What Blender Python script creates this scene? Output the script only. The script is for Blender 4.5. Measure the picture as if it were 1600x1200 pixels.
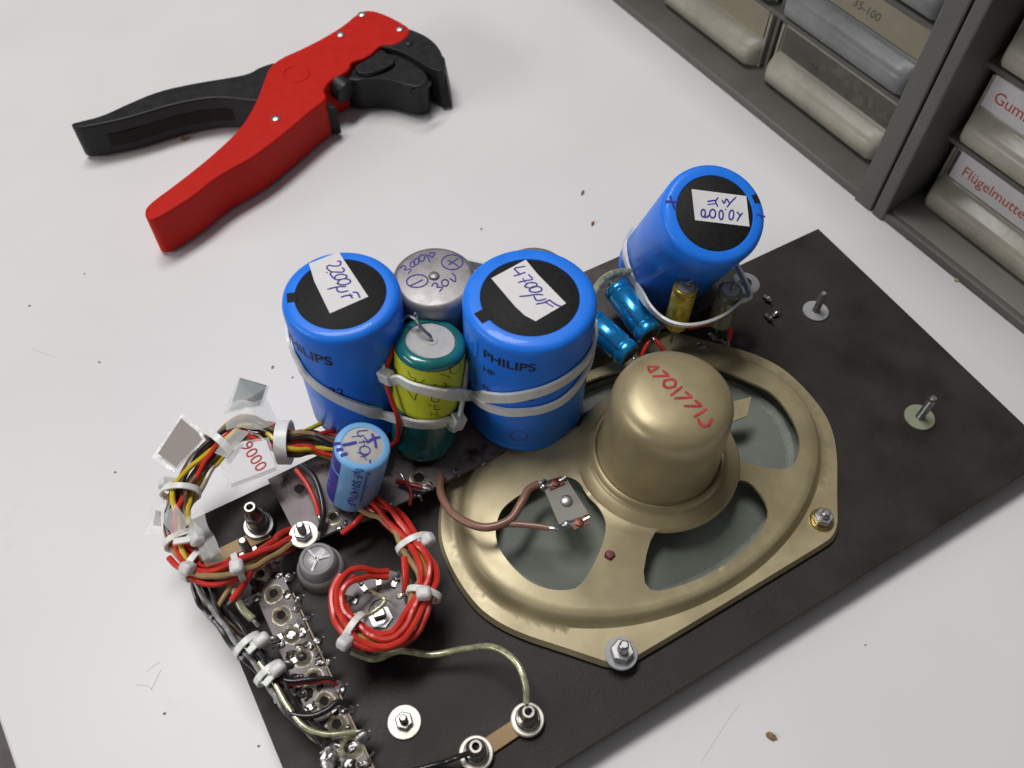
import bpy, math, random
from mathutils import Vector, Matrix, noise
from mathutils.geometry import delaunay_2d_cdt
random.seed(7)
for o in list(bpy.data.objects): bpy.data.objects.remove(o)
SC = bpy.context.scene
COL = SC.collection
MM = 0.001
V = Vector
# ------------------------------------------------------------------ camera
F_PX, CAM_H = 1390.0, 291.0
PITCH = math.radians(90) - math.atan2(950, 1390.0)
ROLL = math.atan2(30, 950)
CF = V((0, math.cos(PITCH), -math.sin(PITCH)))
_r, _u = V((1, 0, 0)), V((1, 0, 0)).cross(CF)
CR = math.cos(ROLL) * _r + math.sin(ROLL) * _u
CU = -math.sin(ROLL) * _r + math.cos(ROLL) * _u
CP = V((0, 0, CAM_H))
cam = bpy.data.cameras.new('camera')
cam.sensor_width = 36; cam.lens = 36 * F_PX / 1600
cam.clip_start = 0.01; cam.clip_end = 20
cam.dof.use_dof = True; cam.dof.focus_distance = 0.300; cam.dof.aperture_fstop = 16
camo = bpy.data.objects.new('camera', cam); COL.objects.link(camo)
camo.matrix_world = Matrix(((CR.x, CU.x, -CF.x, 0), (CR.y, CU.y, -CF.y, 0), (CR.z, CU.z, -CF.z, CAM_H * MM), (0, 0, 0, 1)))
SC.camera = camo
SC.render.resolution_x, SC.render.resolution_y = 1024, 768
# ------------------------------------------------------------------ world and lamps
w = bpy.data.worlds.new('World'); SC.world = w; w.use_nodes = True
nt = w.node_tree; nt.nodes.clear()
out = nt.nodes.new('ShaderNodeOutputWorld'); bg = nt.nodes.new('ShaderNodeBackground')
tc = nt.nodes.new('ShaderNodeTexCoord'); sep = nt.nodes.new('ShaderNodeSeparateXYZ'); ramp = nt.nodes.new('ShaderNodeValToRGB')
mr = nt.nodes.new('ShaderNodeMapRange'); mr.inputs[1].default_value = -1; mr.inputs[2].default_value = 1
nt.links.new(tc.outputs['Generated'], sep.inputs[0]); nt.links.new(sep.outputs['Z'], mr.inputs[0]); nt.links.new(mr.outputs[0], ramp.inputs[0])
ramp.color_ramp.elements[0].position = 0.45; ramp.color_ramp.elements[0].color = (.10, .09, .085, 1)
ramp.color_ramp.elements[1].position = 0.9; ramp.color_ramp.elements[1].color = (.62, .61, .60, 1)
nt.links.new(ramp.outputs[0], bg.inputs[0]); bg.inputs[1].default_value = 0.19
nt.links.new(bg.outputs[0], out.inputs[0])
def lamp(name, loc, target, sx, sy, power, color):
    l = bpy.data.lights.new(name, 'AREA'); l.shape = 'RECTANGLE'; l.size = sx; l.size_y = sy; l.energy = power; l.color = color
    o = bpy.data.objects.new(name, l); COL.objects.link(o); o.location = loc
    o.rotation_euler = (V(target) - V(loc)).to_track_quat('-Z', 'Y').to_euler()
    return o
lamp('ceiling_lamp', (-0.45, 0.72, 2.0), (0.05, 0.25, 0.02), 1.1, 0.4, 31.5, (1.0, .985, .975))
lamp('room_lamp', (-1.30, -0.40, 0.62), (0.05, 0.2, 0.03), 0.9, 0.2, 7.0, (1.0, .99, .985))
SC.view_settings.view_transform = 'Standard'; SC.view_settings.look = 'None'
SC.view_settings.exposure = 0; SC.view_settings.gamma = 1; SC.view_settings.use_curve_mapping = False
# ------------------------------------------------------------------ measuring: photo point -> point in the place (mm)
def ray(px, py): return (CF + CR * ((px - 800) / F_PX) - CU * ((py - 600) / F_PX))
def at(px, py, z):
    d = ray(px, py); return CP + d * ((z - CAM_H) / d.z)
TZ = 11.0   # height of the table top
def tab(px, py, z=0): return at(px, py, z + TZ)
def on_plane(px, py, o, n):
    d = ray(px, py); return CP + d * ((V(o) - CP).dot(n) / d.dot(n))
def mmpx(p): return (V(p) - CP).dot(CF) / F_PX
BU, BV = V((.85146, .52442, 0)), V((-.52442, .85146, 0))
def BW(s, t, z): return BU * s + BV * t + V((0, 0, z))
def zoomed(x0, y0, sc): return lambda pts: [(x0 + x / sc, y0 + y / sc) for x, y in pts]
# ------------------------------------------------------------------ mesh building
def smooth_path(pts, n=6, closed=False):
    pts = [V(p) for p in pts]; N = len(pts); res = []
    if N < 3:
        return pts
    rng = range(N if closed else N - 1)
    for i in rng:
        p1, p2 = pts[i], pts[(i + 1) % N]
        p0 = pts[(i - 1) % N] if (closed or i > 0) else p1 * 2 - p2
        p3 = pts[(i + 2) % N] if (closed or i + 2 < N) else p2 * 2 - p1
        for k in range(n):
            t = k / n
            res.append(0.5 * ((2 * p1) + (p2 - p0) * t + (2 * p0 - 5 * p1 + 4 * p2 - p3) * t * t + (3 * p1 - p0 - 3 * p2 + p3) * t ** 3))
    if not closed: res.append(pts[-1])
    return res
def frame(axis):
    a = V(axis).normalized(); h = V((1, 0, 0)) if abs(a.x) < .8 else V((0, 1, 0))
    x = (h - a * h.dot(a)).normalized(); return x, a.cross(x), a
class M:
    def __init__(s): s.v, s.f, s.m = [], [], []
    def add(s, vs, fs, m=0):
        b = len(s.v); s.v += [V(p) for p in vs]
        for f in fs: s.f.append([b + i for i in f]); s.m.append(m)
        return s
    def lathe(s, prof, o, axis=(0, 0, 1), n=40, m=0, squash=1.0, rough=0.0):
        x, y, a = frame(axis); o = V(o); vs, fs, rows = [], [], []
        for r, h in prof:
            if r < 1e-4: rows.append([len(vs)]); vs.append(o + a * h)
            else:
                row = []
                for k in range(n):
                    g = 2 * math.pi * k / n
                    rr = r * (1 + (rough * noise.noise(V((math.cos(g) * 1.7 + o.x, math.sin(g) * 1.7 + o.y, h * .5))) if rough else 0))
                    row.append(len(vs)); vs.append(o + x * rr * math.cos(g) + y * rr * squash * math.sin(g) + a * h)
                rows.append(row)
        for A, B in zip(rows, rows[1:]):
            for k in range(n):
                k2 = (k + 1) % n
                if len(A) == 1 and len(B) == 1: continue
                if len(A) == 1: fs.append([A[0], B[k2], B[k]][::-1])
                elif len(B) == 1: fs.append([A[k], A[k2], B[0]])
                else: fs.append([A[k], A[k2], B[k2], B[k]])
        return s.add(vs, fs, m)
    def cyl(s, a, b, r, n=24, m=0, bev=0.3, r2=None):
        a, b = V(a), V(b); L = (b - a).length; r2 = r if r2 is None else r2
        return s.lathe([(0, 0), (r - bev, 0), (r, bev), (r2, L - bev), (r2 - bev, L), (0, L)], a, b - a, n, m)
    def tube(s, pts, r, n=8, closed=False, m=0, sub=6):
        P = smooth_path(pts, sub, closed); N = len(P); vs, fs = [], []
        t0 = (P[1] - P[0]).normalized(); x, y, _ = frame(t0)
        for i, p in enumerate(P):
            t = (P[(i + 1) % N] - P[i - 1]) if (closed or 0 < i < N - 1) else (P[1] - P[0] if i == 0 else P[-1] - P[-2])
            t = t.normalized(); x = (x - t * x.dot(t)).normalized(); y = t.cross(x)
            rr = r(i / max(1, N - 1)) if callable(r) else r
            vs += [p + (x * math.cos(2 * math.pi * k / n) + y * math.sin(2 * math.pi * k / n)) * rr for k in range(n)]
        for i in range(N if closed else N - 1):
            for k in range(n):
                a, b = i * n, ((i + 1) % N) * n; k2 = (k + 1) % n
                fs.append([a + k, a + k2, b + k2, b + k])
        if not closed: fs.append(list(range(n))[::-1]); fs.append([(N - 1) * n + k for k in range(n)])
        return s.add(vs, fs, m)
    def strap(s, pts, up, wd, th, closed=False, m=0, sub=6, center=None, teeth=0.0):
        P = smooth_path(pts, sub, closed); N = len(P); vs, fs = [], []
        cen = V(center) if center is not None else sum(P, V()) / N
        for i, p in enumerate(P):
            t = (P[(i + 1) % N] - P[i - 1]) if (closed or 0 < i < N - 1) else (P[1] - P[0] if i == 0 else P[-1] - P[-2])
            t = t.normalized(); upv = up(i / N) if callable(up) else V(up)
            n_ = t.cross(upv).normalized()
            if n_.dot(p - cen) < 0: n_ = -n_
            b = t.cross(n_).normalized()
            if b.dot(upv) < 0: b = -b
            h = th + (teeth if i % 2 else 0)
            for (a, c) in ((-.5, 0), (.5, 0), (.5, 1), (-.5, 1)): vs.append(p + b * wd * a + n_ * h * c)
        for i in range(N if closed else N - 1):
            a, b = i * 4, ((i + 1) % N) * 4
            for k in range(4): fs.append([a + k, a + (k + 1) % 4, b + (k + 1) % 4, b + k])
        if not closed: fs.append([3, 2, 1, 0]); fs.append([(N - 1) * 4 + k for k in range(4)])
        return s.add(vs, fs, m)
    def box(s, c, hx, hy, hz, m=0):
        c, hx, hy, hz = V(c), V(hx), V(hy), V(hz)
        vs = [c + hx * i + hy * j + hz * k for k in (-1, 1) for j in (-1, 1) for i in (-1, 1)]
        return s.add(vs, [[0, 2, 3, 1], [4, 5, 7, 6], [0, 1, 5, 4], [2, 6, 7, 3], [0, 4, 6, 2], [1, 3, 7, 5]], m)
    def prism(s, poly, h, m=0):
        """poly: 3D points (top face); h: vector to the bottom face"""
        P = [V(p) for p in poly]; n = len(P); h = V(h)
        return s.add(P + [p + h for p in P], [list(range(n)), list(range(n, 2 * n))[::-1]] + [[i, n + i, n + (i + 1) % n, (i + 1) % n] for i in range(n)], m)
    def blob(s, c, rx, ry, rz, n=14, rough=.18, m=0):
        c = V(c); vs, fs = [], []; R = 9
        for j in range(R + 1):
            for k in range(n):
                a, b = math.pi * j / R, 2 * math.pi * k / n
                d = V((math.sin(a) * math.cos(b), math.sin(a) * math.sin(b), math.cos(a)))
                q = 1 + rough * noise.noise(d * 1.9 + c * .37)
                vs.append(c + V((d.x * rx, d.y * ry, d.z * rz)) * q)
        for j in range(R):
            for k in range(n): fs.append([j * n + k, j * n + (k + 1) % n, (j + 1) * n + (k + 1) % n, (j + 1) * n + k][::-1])
        return s.add(vs, fs, m)
    def stroke(s, pts, nor, wd, lift, m=0, sub=5, smooth=True):
        """a flat inked line lying on a surface; nor(p) is the surface normal there"""
        P = smooth_path(pts, sub) if smooth and len(pts) > 2 else [V(p) for p in pts]; N = len(P); vs, fs = [], []
        for i, p in enumerate(P):
            t = (P[min(i + 1, N - 1)] - P[max(i - 1, 0)]).normalized(); n_ = nor(p); b = t.cross(n_).normalized()
            k = 1.0 if 0 < i < N - 1 else .7
            e = t * (wd * .35) * (-1 if i == 0 else (1 if i == N - 1 else 0))
            vs += [p + e + b * wd * .5 * k + n_ * lift, p + e - b * wd * .5 * k + n_ * lift]
        for i in range(N - 1): fs.append([2 * i, 2 * i + 1, 2 * i + 3, 2 * i + 2])
        return s.add(vs, fs, m)
def props(o, label=None, cat=None, group=None, kind=None):
    for k, x in (('label', label), ('category', cat), ('group', group), ('kind', kind)):
        if x: o[k] = x
    return o
ORIG = {}
def thing(name, label, cat, base, group=None):
    o = bpy.data.objects.new(name, None); o.empty_display_size = .005; COL.objects.link(o)
    o.location = V(base) * MM; ORIG[o.name] = V(base); return props(o, label, cat, group)
def obj(name, mb, mats, parent=None, bevel=0, solid=0, base=None, sharp=38, label=None, segs=2):
    org = ORIG[parent.name] if parent else V(base or (0, 0, 0))
    me = bpy.data.meshes.new(name); me.from_pydata([(p - org) * MM for p in mb.v], [], mb.f); me.update()
    mats = mats if isinstance(mats, (list, tuple)) else [mats]
    for x in mats: me.materials.append(x)
    for p, mi in zip(me.polygons, mb.m): p.material_index = mi; p.use_smooth = True
    me.set_sharp_from_angle(angle=math.radians(sharp))
    o = bpy.data.objects.new(name, me); COL.objects.link(o)
    if parent: o.parent = parent
    else: o.location = org * MM
    ORIG[o.name] = org
    if solid:
        x = o.modifiers.new('thickness', 'SOLIDIFY'); x.thickness = solid * MM; x.offset = -1
        x = o.modifiers.new('split', 'EDGE_SPLIT'); x.split_angle = math.radians(45)
    if bevel:
        x = o.modifiers.new('edge', 'BEVEL'); x.width = bevel * MM; x.segments = segs; x.limit_method = 'ANGLE'; x.angle_limit = math.radians(35); x.harden_normals = False
    if label: o['label'] = label
    return o
def text_geo(txt, size, bold=0.0, shear=0.0):
    cu = bpy.data.curves.new('lettering', 'FONT'); cu.body = txt; cu.size = size; cu.offset = bold; cu.shear = shear; cu.resolution_u = 3
    t = bpy.data.objects.new('lettering', cu); COL.objects.link(t)
    me = bpy.data.meshes.new_from_object(t); vs = [tuple(v.co[:2]) for v in me.vertices]; fs = [list(p.vertices) for p in me.polygons]
    bpy.data.objects.remove(t); bpy.data.curves.remove(cu); bpy.data.meshes.remove(me)
    x0 = min(p[0] for p in vs); x1 = max(p[0] for p in vs)
    return [(p[0] - x0, p[1]) for p in vs], fs, x1 - x0
# ------------------------------------------------------------------ materials
def lin(r, g, b): return tuple(((c / 255 / 12.92) if c / 255 <= .04045 else ((c / 255 + .055) / 1.055) ** 2.4) for c in (r, g, b))
def mat(name, base, rough=.5, metal=0., var=.08, scale=120, bump=0., bscale=400, trans=0., ior=1.45, coat=0., alpha=1., sss=0., rvar=.08, dirt=None, dscale=60, dpos=(.55, .7), spec=.5, aniso=0):
    m = bpy.data.materials.new(name); m.use_nodes = True; N = m.node_tree.nodes; L = m.node_tree.links; b = N['Principled BSDF']
    tc = N.new('ShaderNodeTexCoord'); nz = N.new('ShaderNodeTexNoise'); nz.inputs['Scale'].default_value = scale; nz.inputs['Detail'].default_value = 5
    L.new(tc.outputs['Object'], nz.inputs['Vector'])
    rp = N.new('ShaderNodeValToRGB'); rp.color_ramp.elements[0].position = .3; rp.color_ramp.elements[1].position = .72
    rp.color_ramp.elements[0].color = tuple(max(0, c * (1 - var)) for c in base) + (1,); rp.color_ramp.elements[1].color = tuple(min(1, c * (1 + var)) for c in base) + (1,)
    L.new(nz.outputs['Fac'], rp.inputs[0]); colr = rp.outputs[0]
    if dirt:
        n2 = N.new('ShaderNodeTexNoise'); n2.inputs['Scale'].default_value = dscale; n2.inputs['Detail'].default_value = 6; n2.inputs['Roughness'].default_value = .65; L.new(tc.outputs['Object'], n2.inputs['Vector'])
        r2 = N.new('ShaderNodeMapRange'); r2.inputs[1].default_value, r2.inputs[2].default_value = dpos; L.new(n2.outputs['Fac'], r2.inputs[0])
        mx = N.new('ShaderNodeMix'); mx.data_type = 'RGBA'; L.new(r2.outputs[0], mx.inputs[0]); L.new(colr, mx.inputs[6]); mx.inputs[7].default_value = tuple(dirt) + (1,); colr = mx.outputs[2]
    L.new(colr, b.inputs['Base Color'])
    n3 = N.new('ShaderNodeMapRange'); n3.inputs[1].default_value, n3.inputs[2].default_value = .3, .7; n3.inputs[3].default_value, n3.inputs[4].default_value = max(.02, rough - rvar), min(1, rough + rvar)
    L.new(nz.outputs['Fac'], n3.inputs[0]); L.new(n3.outputs[0], b.inputs['Roughness'])
    b.inputs['Metallic'].default_value = metal; b.inputs['Transmission Weight'].default_value = trans; b.inputs['IOR'].default_value = ior
    b.inputs['Coat Weight'].default_value = coat; b.inputs['Alpha'].default_value = alpha; b.inputs['Specular IOR Level'].default_value = spec
    if sss: b.inputs['Subsurface Weight'].default_value = sss; b.inputs['Subsurface Radius'].default_value = (1, 1, 1); b.inputs['Subsurface Scale'].default_value = .002
    if bump:
        n4 = N.new('ShaderNodeTexNoise'); n4.inputs['Scale'].default_value = bscale; n4.inputs['Detail'].default_value = 4; L.new(tc.outputs['Object'], n4.inputs['Vector'])
        bp = N.new('ShaderNodeBump'); bp.inputs['Strength'].default_value = bump; bp.inputs['Distance'].default_value = .0004; L.new(n4.outputs['Fac'], bp.inputs['Height']); L.new(bp.outputs[0], b.inputs['Normal'])
    return m
TABLE = mat('white_laminate', (.74, .725, .73), .38, var=.025, scale=14, bump=.05, bscale=900, dirt=(.60, .57, .53), dscale=26, dpos=(.66, .95), rvar=.05)
FLOOR = mat('floor', (.16, .14, .13), .6, var=.2)
BOARD = mat('black_hardboard', (.031, .026, .024), .55, spec=.25, var=.35, scale=45, bump=.25, bscale=1400, dirt=(.046, .041, .039), dscale=70, dpos=(.5, .9), rvar=.12)
BOARDEDGE = mat('fibre_edge', (.05, .045, .04), .8)
BLUE = mat('blue_sleeve', (.018, .215, .93), .40, var=.05, scale=160, coat=.12, spec=.35, rvar=.06, dirt=(.03, .19, .66), dscale=120, dpos=(.6, .85))
BLACKDISC = mat('black_end_disc', (.016, .016, .016), .65, spec=.25, var=.25, scale=600, bump=.2, bscale=2500)
PAPER = mat('white_paper', (.78, .76, .77), .8, var=.03, scale=300, bump=.15, bscale=1500)
INK = mat('blue_ink', (.045, .035, .32), .6, var=.35, scale=900)
INKBLACK = mat('black_print', (.018, .02, .035), .5, var=.3, scale=800)
INKRED = mat('red_stamp_ink', (.42, .035, .04), .7, var=.45, scale=700)
ALU = mat('aluminium', (.33, .31, .31), .45, metal=.6, var=.08, scale=300, bump=.06, bscale=1500)
TEAL = mat('teal_sleeve', (.012, .16, .17), .22, var=.3, scale=90, coat=.6, dirt=(.02, .09, .09), dscale=150)
YELLOW = mat('yellow_tape', (.62, .66, .03), .5, var=.06, scale=250, dirt=(.36, .33, .03), dscale=220, dpos=(.62, .85))
CARD = mat('grey_card', (.50, .49, .47), .85, var=.08, scale=500)
LBLUE = mat('pale_blue_sleeve', (.19, .46, .82), .35, var=.05, coat=.2)
DBLUE = mat('dark_blue_print', (.035, .035, .33), .4, var=.15)
AXBLUE = mat('metallic_blue_sleeve', (.012, .27, .62), .25, metal=.5, var=.15, coat=.5)
GOLD = mat('gold_sleeve', (.58, .44, .05), .28, metal=.5, var=.2, coat=.4)
OLIVE = mat('olive_sleeve', (.22, .22, .15), .3, metal=.3, var=.25, coat=.4)
NYLON = mat('nylon', (.74, .73, .72), .36, var=.05, scale=400, sss=.5, bump=.05, alpha=.9)
NYLONB = mat('nylon_strap', (.80, .81, .77), .34, var=.08, scale=400, sss=.3)
KHAKI = mat('passivated_steel', (.385, .325, .192), .40, metal=.28, var=.12, scale=70, bump=.04, bscale=500, dirt=(.29, .235, .13), dscale=55, dpos=(.5, .78), rvar=.1)
KHAKIM = mat('passivated_steel_cover', (.365, .30, .172), .36, metal=.32, var=.12, scale=60, bump=.04, bscale=500, dirt=(.30, .235, .125), dscale=80, dpos=(.52, .75), rvar=.08)
CONE = mat('grey_paper_cone', (.175, .195, .165), .85, var=.05, scale=300, bump=.2, bscale=1200)
CONEEDGE = mat('cone_surround', (.22, .245, .205), .8, var=.15, scale=300, bump=.3, bscale=900)
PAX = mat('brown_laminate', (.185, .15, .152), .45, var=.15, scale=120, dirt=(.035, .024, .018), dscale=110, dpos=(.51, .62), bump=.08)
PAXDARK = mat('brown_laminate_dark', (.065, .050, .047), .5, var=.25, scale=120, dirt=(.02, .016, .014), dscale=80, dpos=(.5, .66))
TAN = mat('laminate_cut_edge', (.42, .33, .22), .7, var=.15, scale=200)
STRIP = mat('tan_spacer_strip', (.36, .235, .10), .55, var=.12, scale=150)
SOLDER = mat('solder', (.44, .43, .42), .36, metal=1, var=.2, scale=400, bump=.25, bscale=900)
TINNED = mat('tinned_brass', (.60, .55, .43), .4, metal=.8, var=.3, scale=350, bump=.3, bscale=900, dirt=(.22, .16, .09), dscale=300, dpos=(.52, .72))
STEEL = mat('zinc_steel', (.46, .46, .46), .4, metal=1, var=.12, scale=300)
DSTEEL = mat('dark_nickel', (.30, .285, .265), .28, metal=.9, var=.2, scale=250)
WASHER = mat('bright_washer', (.78, .74, .66), .45, metal=.35, var=.06, scale=200)
GREYW = mat('grey_washer', (.36, .36, .37), .4, var=.1, scale=300)
GAPSHADE = mat('gap_shade', (.012, .010, .009), .9, var=.2)
BRASS = mat('brass', (.50, .37, .12), .3, metal=1, var=.15)
COPPER = mat('copper', (.13, .05, .03), .4, metal=.8, var=.3, scale=500)
PHEN = mat('grey_phenolic', (.23, .225, .19), .5, var=.12, scale=200)
CLEAR = mat('clear_plastic', (.80, .80, .80), .12, trans=.9, var=.02, ior=1.4, rvar=.04)
TAPE = mat('clear_tape', (.82, .82, .80), .18, var=.03, alpha=.26, bump=.7, bscale=250, coat=.4)
FOIL = mat('grey_foil', (.30, .265, .24), .6, metal=.1, var=.12, scale=250, bump=.12, bscale=300)
FOILB = mat('blue_grey_foil', (.28, .37, .38), .55, metal=.1, var=.1, scale=120, bump=.1, bscale=300)
GEL = mat('clear_button_plastic', (.62, .61, .62), .25, var=.12, scale=120, alpha=.6, coat=.2)
def wirem(n, c, r=.32): return mat(n, c, r, var=.12, scale=250, coat=.15)
WRED = wirem('red_pvc', (.62, .035, .022)); WDRED = wirem('dark_red_pvc', (.24, .014, .012)); WBLACK = wirem('black_pvc', (.016, .015, .016), .28)
WYEL = wirem('yellow_pvc', (.65, .48, .02)); WBRN = wirem('brown_pvc', (.13, .065, .035)); WTAN = wirem('tan_pvc', (.38, .25, .11)); WGREY = wirem('grey_pvc', (.16, .15, .145))
WOCH = wirem('ochre_pvc', (.42, .27, .05)); WCLR = mat('clear_insulation', (.42, .42, .26), .2, metal=.35, var=.4, scale=500, coat=.6)
WCOP = wirem('copper_brown_pvc', (.24, .12, .085)); WBEI = wirem('beige_pvc', (.46, .38, .27))
PRED = mat('red_painted_steel', (.53, .012, .006), .55, var=.07, scale=250, rvar=.06, spec=.22, dirt=(.42, .014, .008), dscale=60, dpos=(.55, .9))
PBLK = mat('black_plastic', (.017, .017, .019), .45, spec=.3, var=.15, scale=300, bump=.08, bscale=1500)
CABG = mat('grey_cabinet_plastic', (.135, .132, .118), .5, var=.1, scale=60, bump=.1, bscale=1200)
CABL = mat('grey_cabinet_rim', (.24, .235, .21), .5, var=.08, scale=60)
DRAW = mat('smoky_drawer_plastic', (.55, .52, .43), .3, var=.14, scale=60, alpha=.74, bump=.25, dirt=(.46, .43, .36), dscale=150, dpos=(.45, .9), bscale=200)
DRAWB = mat('smoky_blue_drawer_plastic', (.30, .31, .31), .3, var=.14, scale=60, alpha=.76, bump=.25, dirt=(.25, .26, .25), dscale=150, dpos=(.45, .9), bscale=200)
DRAWF = mat('shaded_clear_drawer_face', (.30, .29, .25), .3, var=.15, scale=60, alpha=.42, bump=.2)
DRAWFB = mat('shaded_clear_blue_drawer_face', (.19, .21, .215), .3, var=.15, scale=60, alpha=.5, bump=.2)
BEIGE = mat('beige_card', (.36, .32, .23), .7, var=.06, scale=200)
PENCIL = mat('pencil', (.09, .085, .075), .7, var=.3, scale=900)
REDPRINT = mat('red_print', (.60, .10, .07), .6, var=.15, scale=700)
STUFFING = mat('drawer_contents', (.20, .17, .13), .6, var=.5, scale=110, bump=.6, bscale=120)
CRUMB = mat('brown_crumb', (.20, .14, .07), .9, var=.4, scale=900)
# ------------------------------------------------------------------ setting
e0, e1 = tab(0, 1135), tab(22, 1200); ed = (e1 - e0).normalized()
ya, yb = (e0 + ed * 350), e0 - ed * ((1150 - e0.y) / -ed.y)
tb = M().prism([ya, V((900, ya.y, TZ)), V((900, yb.y, TZ)), yb], (0, 0, -28))
props(obj('table', tb, TABLE, bevel=1.5), kind='structure')
fl = M().add([(-3000, -3000, -720), (3000, -3000, -720), (3000, 3000, -720), (-3000, 3000, -720)], [[0, 1, 2, 3]])
props(obj('floor', fl, FLOOR), kind='structure')
# ------------------------------------------------------------------ drawer cabinets
P0 = tab(1378, 336); CE = V((.5778, -.8162, 0)); CN = V((-.8162, -.5778, 0))
def CB(x, k, z): return P0 + CE * x * .955 + CN * (k - .3) * .955 + V((0, 0, z * .955))
REC = -22.0
ROWS = [(5.0, 36.0), (42.0, 73.0), (79.0, 110.0), (116, 147)]
def cabinet(x0, x1, wl, wr, label, cols):
    t = thing('drawer_cabinet', label, 'drawer cabinet', CB((x0 + x1) / 2, -70, 0), 'grey small parts cabinets')
    Z1 = 156.0; D = -150
    fr = M()
    def bx(xa, xb, ka, kb, za, zb, mb=None):
        (mb or fr).box(CB((xa + xb) / 2, (ka + kb) / 2, (za + zb) / 2), CE * (xb - xa) / 2, CN * abs(kb - ka) / 2, V((0, 0, (zb - za) / 2)))
    bx(x0, x0 + wl, D, 0, 0, Z1); bx(x1 - wr, x1, D, 0, 0, Z1)
    bx(x0 + wl, x1 - wr, D, -1, 0, 4.2); bx(x0 + wl, x1 - wr, D, -1, Z1 - 5, Z1); bx(x0 + wl, x1 - wr, D, D + 3, 4.2, Z1 - 5)
    obj('frame', fr, CABG, t, bevel=.8)
    for za, zb in ROWS[:-1]:
        sh = M(); bx(x0 + wl + .1, x1 - wr - .1, D + 4, REC + 2, zb + 2.2, zb + 4.4, sh); obj('shelf', sh, CABG, t, bevel=.5)
    for c in cols:
        dv = M(); bx(c - 1, c + 1, D + 4, REC - 3, 4.3, Z1 - 6, dv); obj('divider', dv, CABG, t, bevel=.3)
    return t
CABA = cabinet(-262, -5, 8, 9.5, 'dark grey parts cabinet on the left, holding the drawers with beige cards', (-185.5, -105.5))
CABR = cabinet(-3.6, 190, 6, 8, 'dark grey parts cabinet on the right, holding the drawers with red lettered white labels', (80.5,))
ln = M()
ln.box(CB(-4.3, -2, 78), CE * .5, CN * 1.0, V((0, 0, 77)))
for z_ in (30, 76, 120): ln.box(CB(-6.2, .25, z_), CE * 1.6, CN * .25, V((0, 0, .5)))
obj('joining_strip', ln, GAPSHADE, CABA)
rm = M(); rm.box(CB(-.6, .4, 78), CE * 2.6, CN * .4, V((0, 0, 77.5))); obj('front_rim', rm, CABL, CABR, bevel=.3)
rl = M(); rl.box(CB(93, -11, 4.6), CE * 89, CN * 10, V((0, 0, .3))); obj('lit_ledge', rl, CABL, CABR, bevel=.2)  # thin paler sheet: light falling on the ledge put into the colour
def drawer(x0, x1, row, label, m, card=None, txt=None, tm=None, fill=.5, px_l=None):
    z0, z1 = ROWS[row]; xm = (x0 + x1) / 2
    t = thing('parts_drawer', label, 'drawer', CB(xm, REC - 60, z0), 'clear drawers in the parts cabinets')
    H = z1 - z0
    prof = [(-1.5, H), (-.2, H - 1), (0, H - 2.5), (0, 15), (1.5, 13.4), (6.2, 11.6), (8.6, 9.0), (9.0, 5.5), (8.2, 2.0), (5.5, .3), (0, .2)]
    n = 12; sec = []
    mb = M(); xs = [x0, x0 + .7, x0 + 2.2, x0 + 4.5] + [x0 + 4.5 + (x1 - x0 - 9) * i / n for i in range(1, n)] + [x1 - 4.5, x1 - 2.2, x1 - .7, x1]
    def k_of(kk, x):
        d = min(x - x0, x1 - x); f = 1 - max(0, 1 - d / 4.5) ** 2
        return kk * f if kk > 0 else kk - (1 - f) * 1.5
    vs = [CB(x, REC + k_of(kk, x), z0 + zz) for x in xs for kk, zz in prof]; q = len(prof)
    fs = [[i * q + j, (i + 1) * q + j, (i + 1) * q + j + 1, i * q + j + 1] for i in range(len(xs) - 1) for j in range(q - 1)]
    fs.append([j for j in range(q)][::-1]); fs.append([(len(xs) - 1) * q + j for j in range(q)])
    ns = len(xs) - 1
    mi = [0 if (2 <= i < ns - 2 and j in (2,)) else 1 for i in range(ns) for j in range(q - 1)] + [1, 1]  # lip and edges lighter, face darker: caught light put into the colours
    mb.add(vs, fs); mb.m = mi; obj('drawer_front', mb, [DRAWF if m is DRAW else DRAWFB, m], t, sharp=50)
    tr = M()
    for xa, xb in ((x0, x0 + 1.2), (x1 - 1.2, x1)): tr.box(CB((xa + xb) / 2, REC - 60, z0 + H / 2 - 1), CE * .6, CN * 58, V((0, 0, H / 2 - 1.2)))
    tr.box(CB(xm, REC - 60, z0 + .9), CE * ((x1 - x0) / 2 - 1.3), CN * 58, V((0, 0, .6)))
    obj('tray', tr, m, t)
    co = M()
    for i in range(26):
        c = CB(random.uniform(x0 + 6, x1 - 6), REC - random.uniform(6, 22), z0 + 2 + random.uniform(2, 2 + 18 * fill)); co.blob(c, random.uniform(2, 4.5), random.uniform(2, 4.5), random.uniform(1.5, 4), n=8, rough=.6)
    obj('contents', co, STUFFING, t)
    if card:
        a, b, za, zb = card
        cd = M(); cd.box(CB((a + b) / 2, REC + .25, z0 + (za + zb) / 2), CE * (b - a) / 2, CN * .12, V((0, 0, (zb - za) / 2)))
        lb = obj('label_card', cd, BEIGE if tm is PENCIL else PAPER, t)
        vs, fs, wd = text_geo(txt, (zb - za) * (.52 if tm is REDPRINT else .42), bold=.03 if tm is REDPRINT else .0, shear=0 if tm is REDPRINT else .15)
        xs0 = px_l
        tx = M(); tx.add([CB(xs0 + x, REC + .45, z0 + za + (zb - za) * .3 + y) for x, y in vs], fs); obj('lettering', tx, tm, lb)
drawer(-101.5, -23, 0, 'unlabelled clear drawer at the bottom right of the left cabinet, beside the dark upright', DRAW, fill=.6)
drawer(-101.5, -23, 1, 'smoky drawer with beige card reading 35-100, above the unlabelled drawer', DRAWB, (-98, -27, 16, 29.5), '35-100', PENCIL, px_l=-68)
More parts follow.
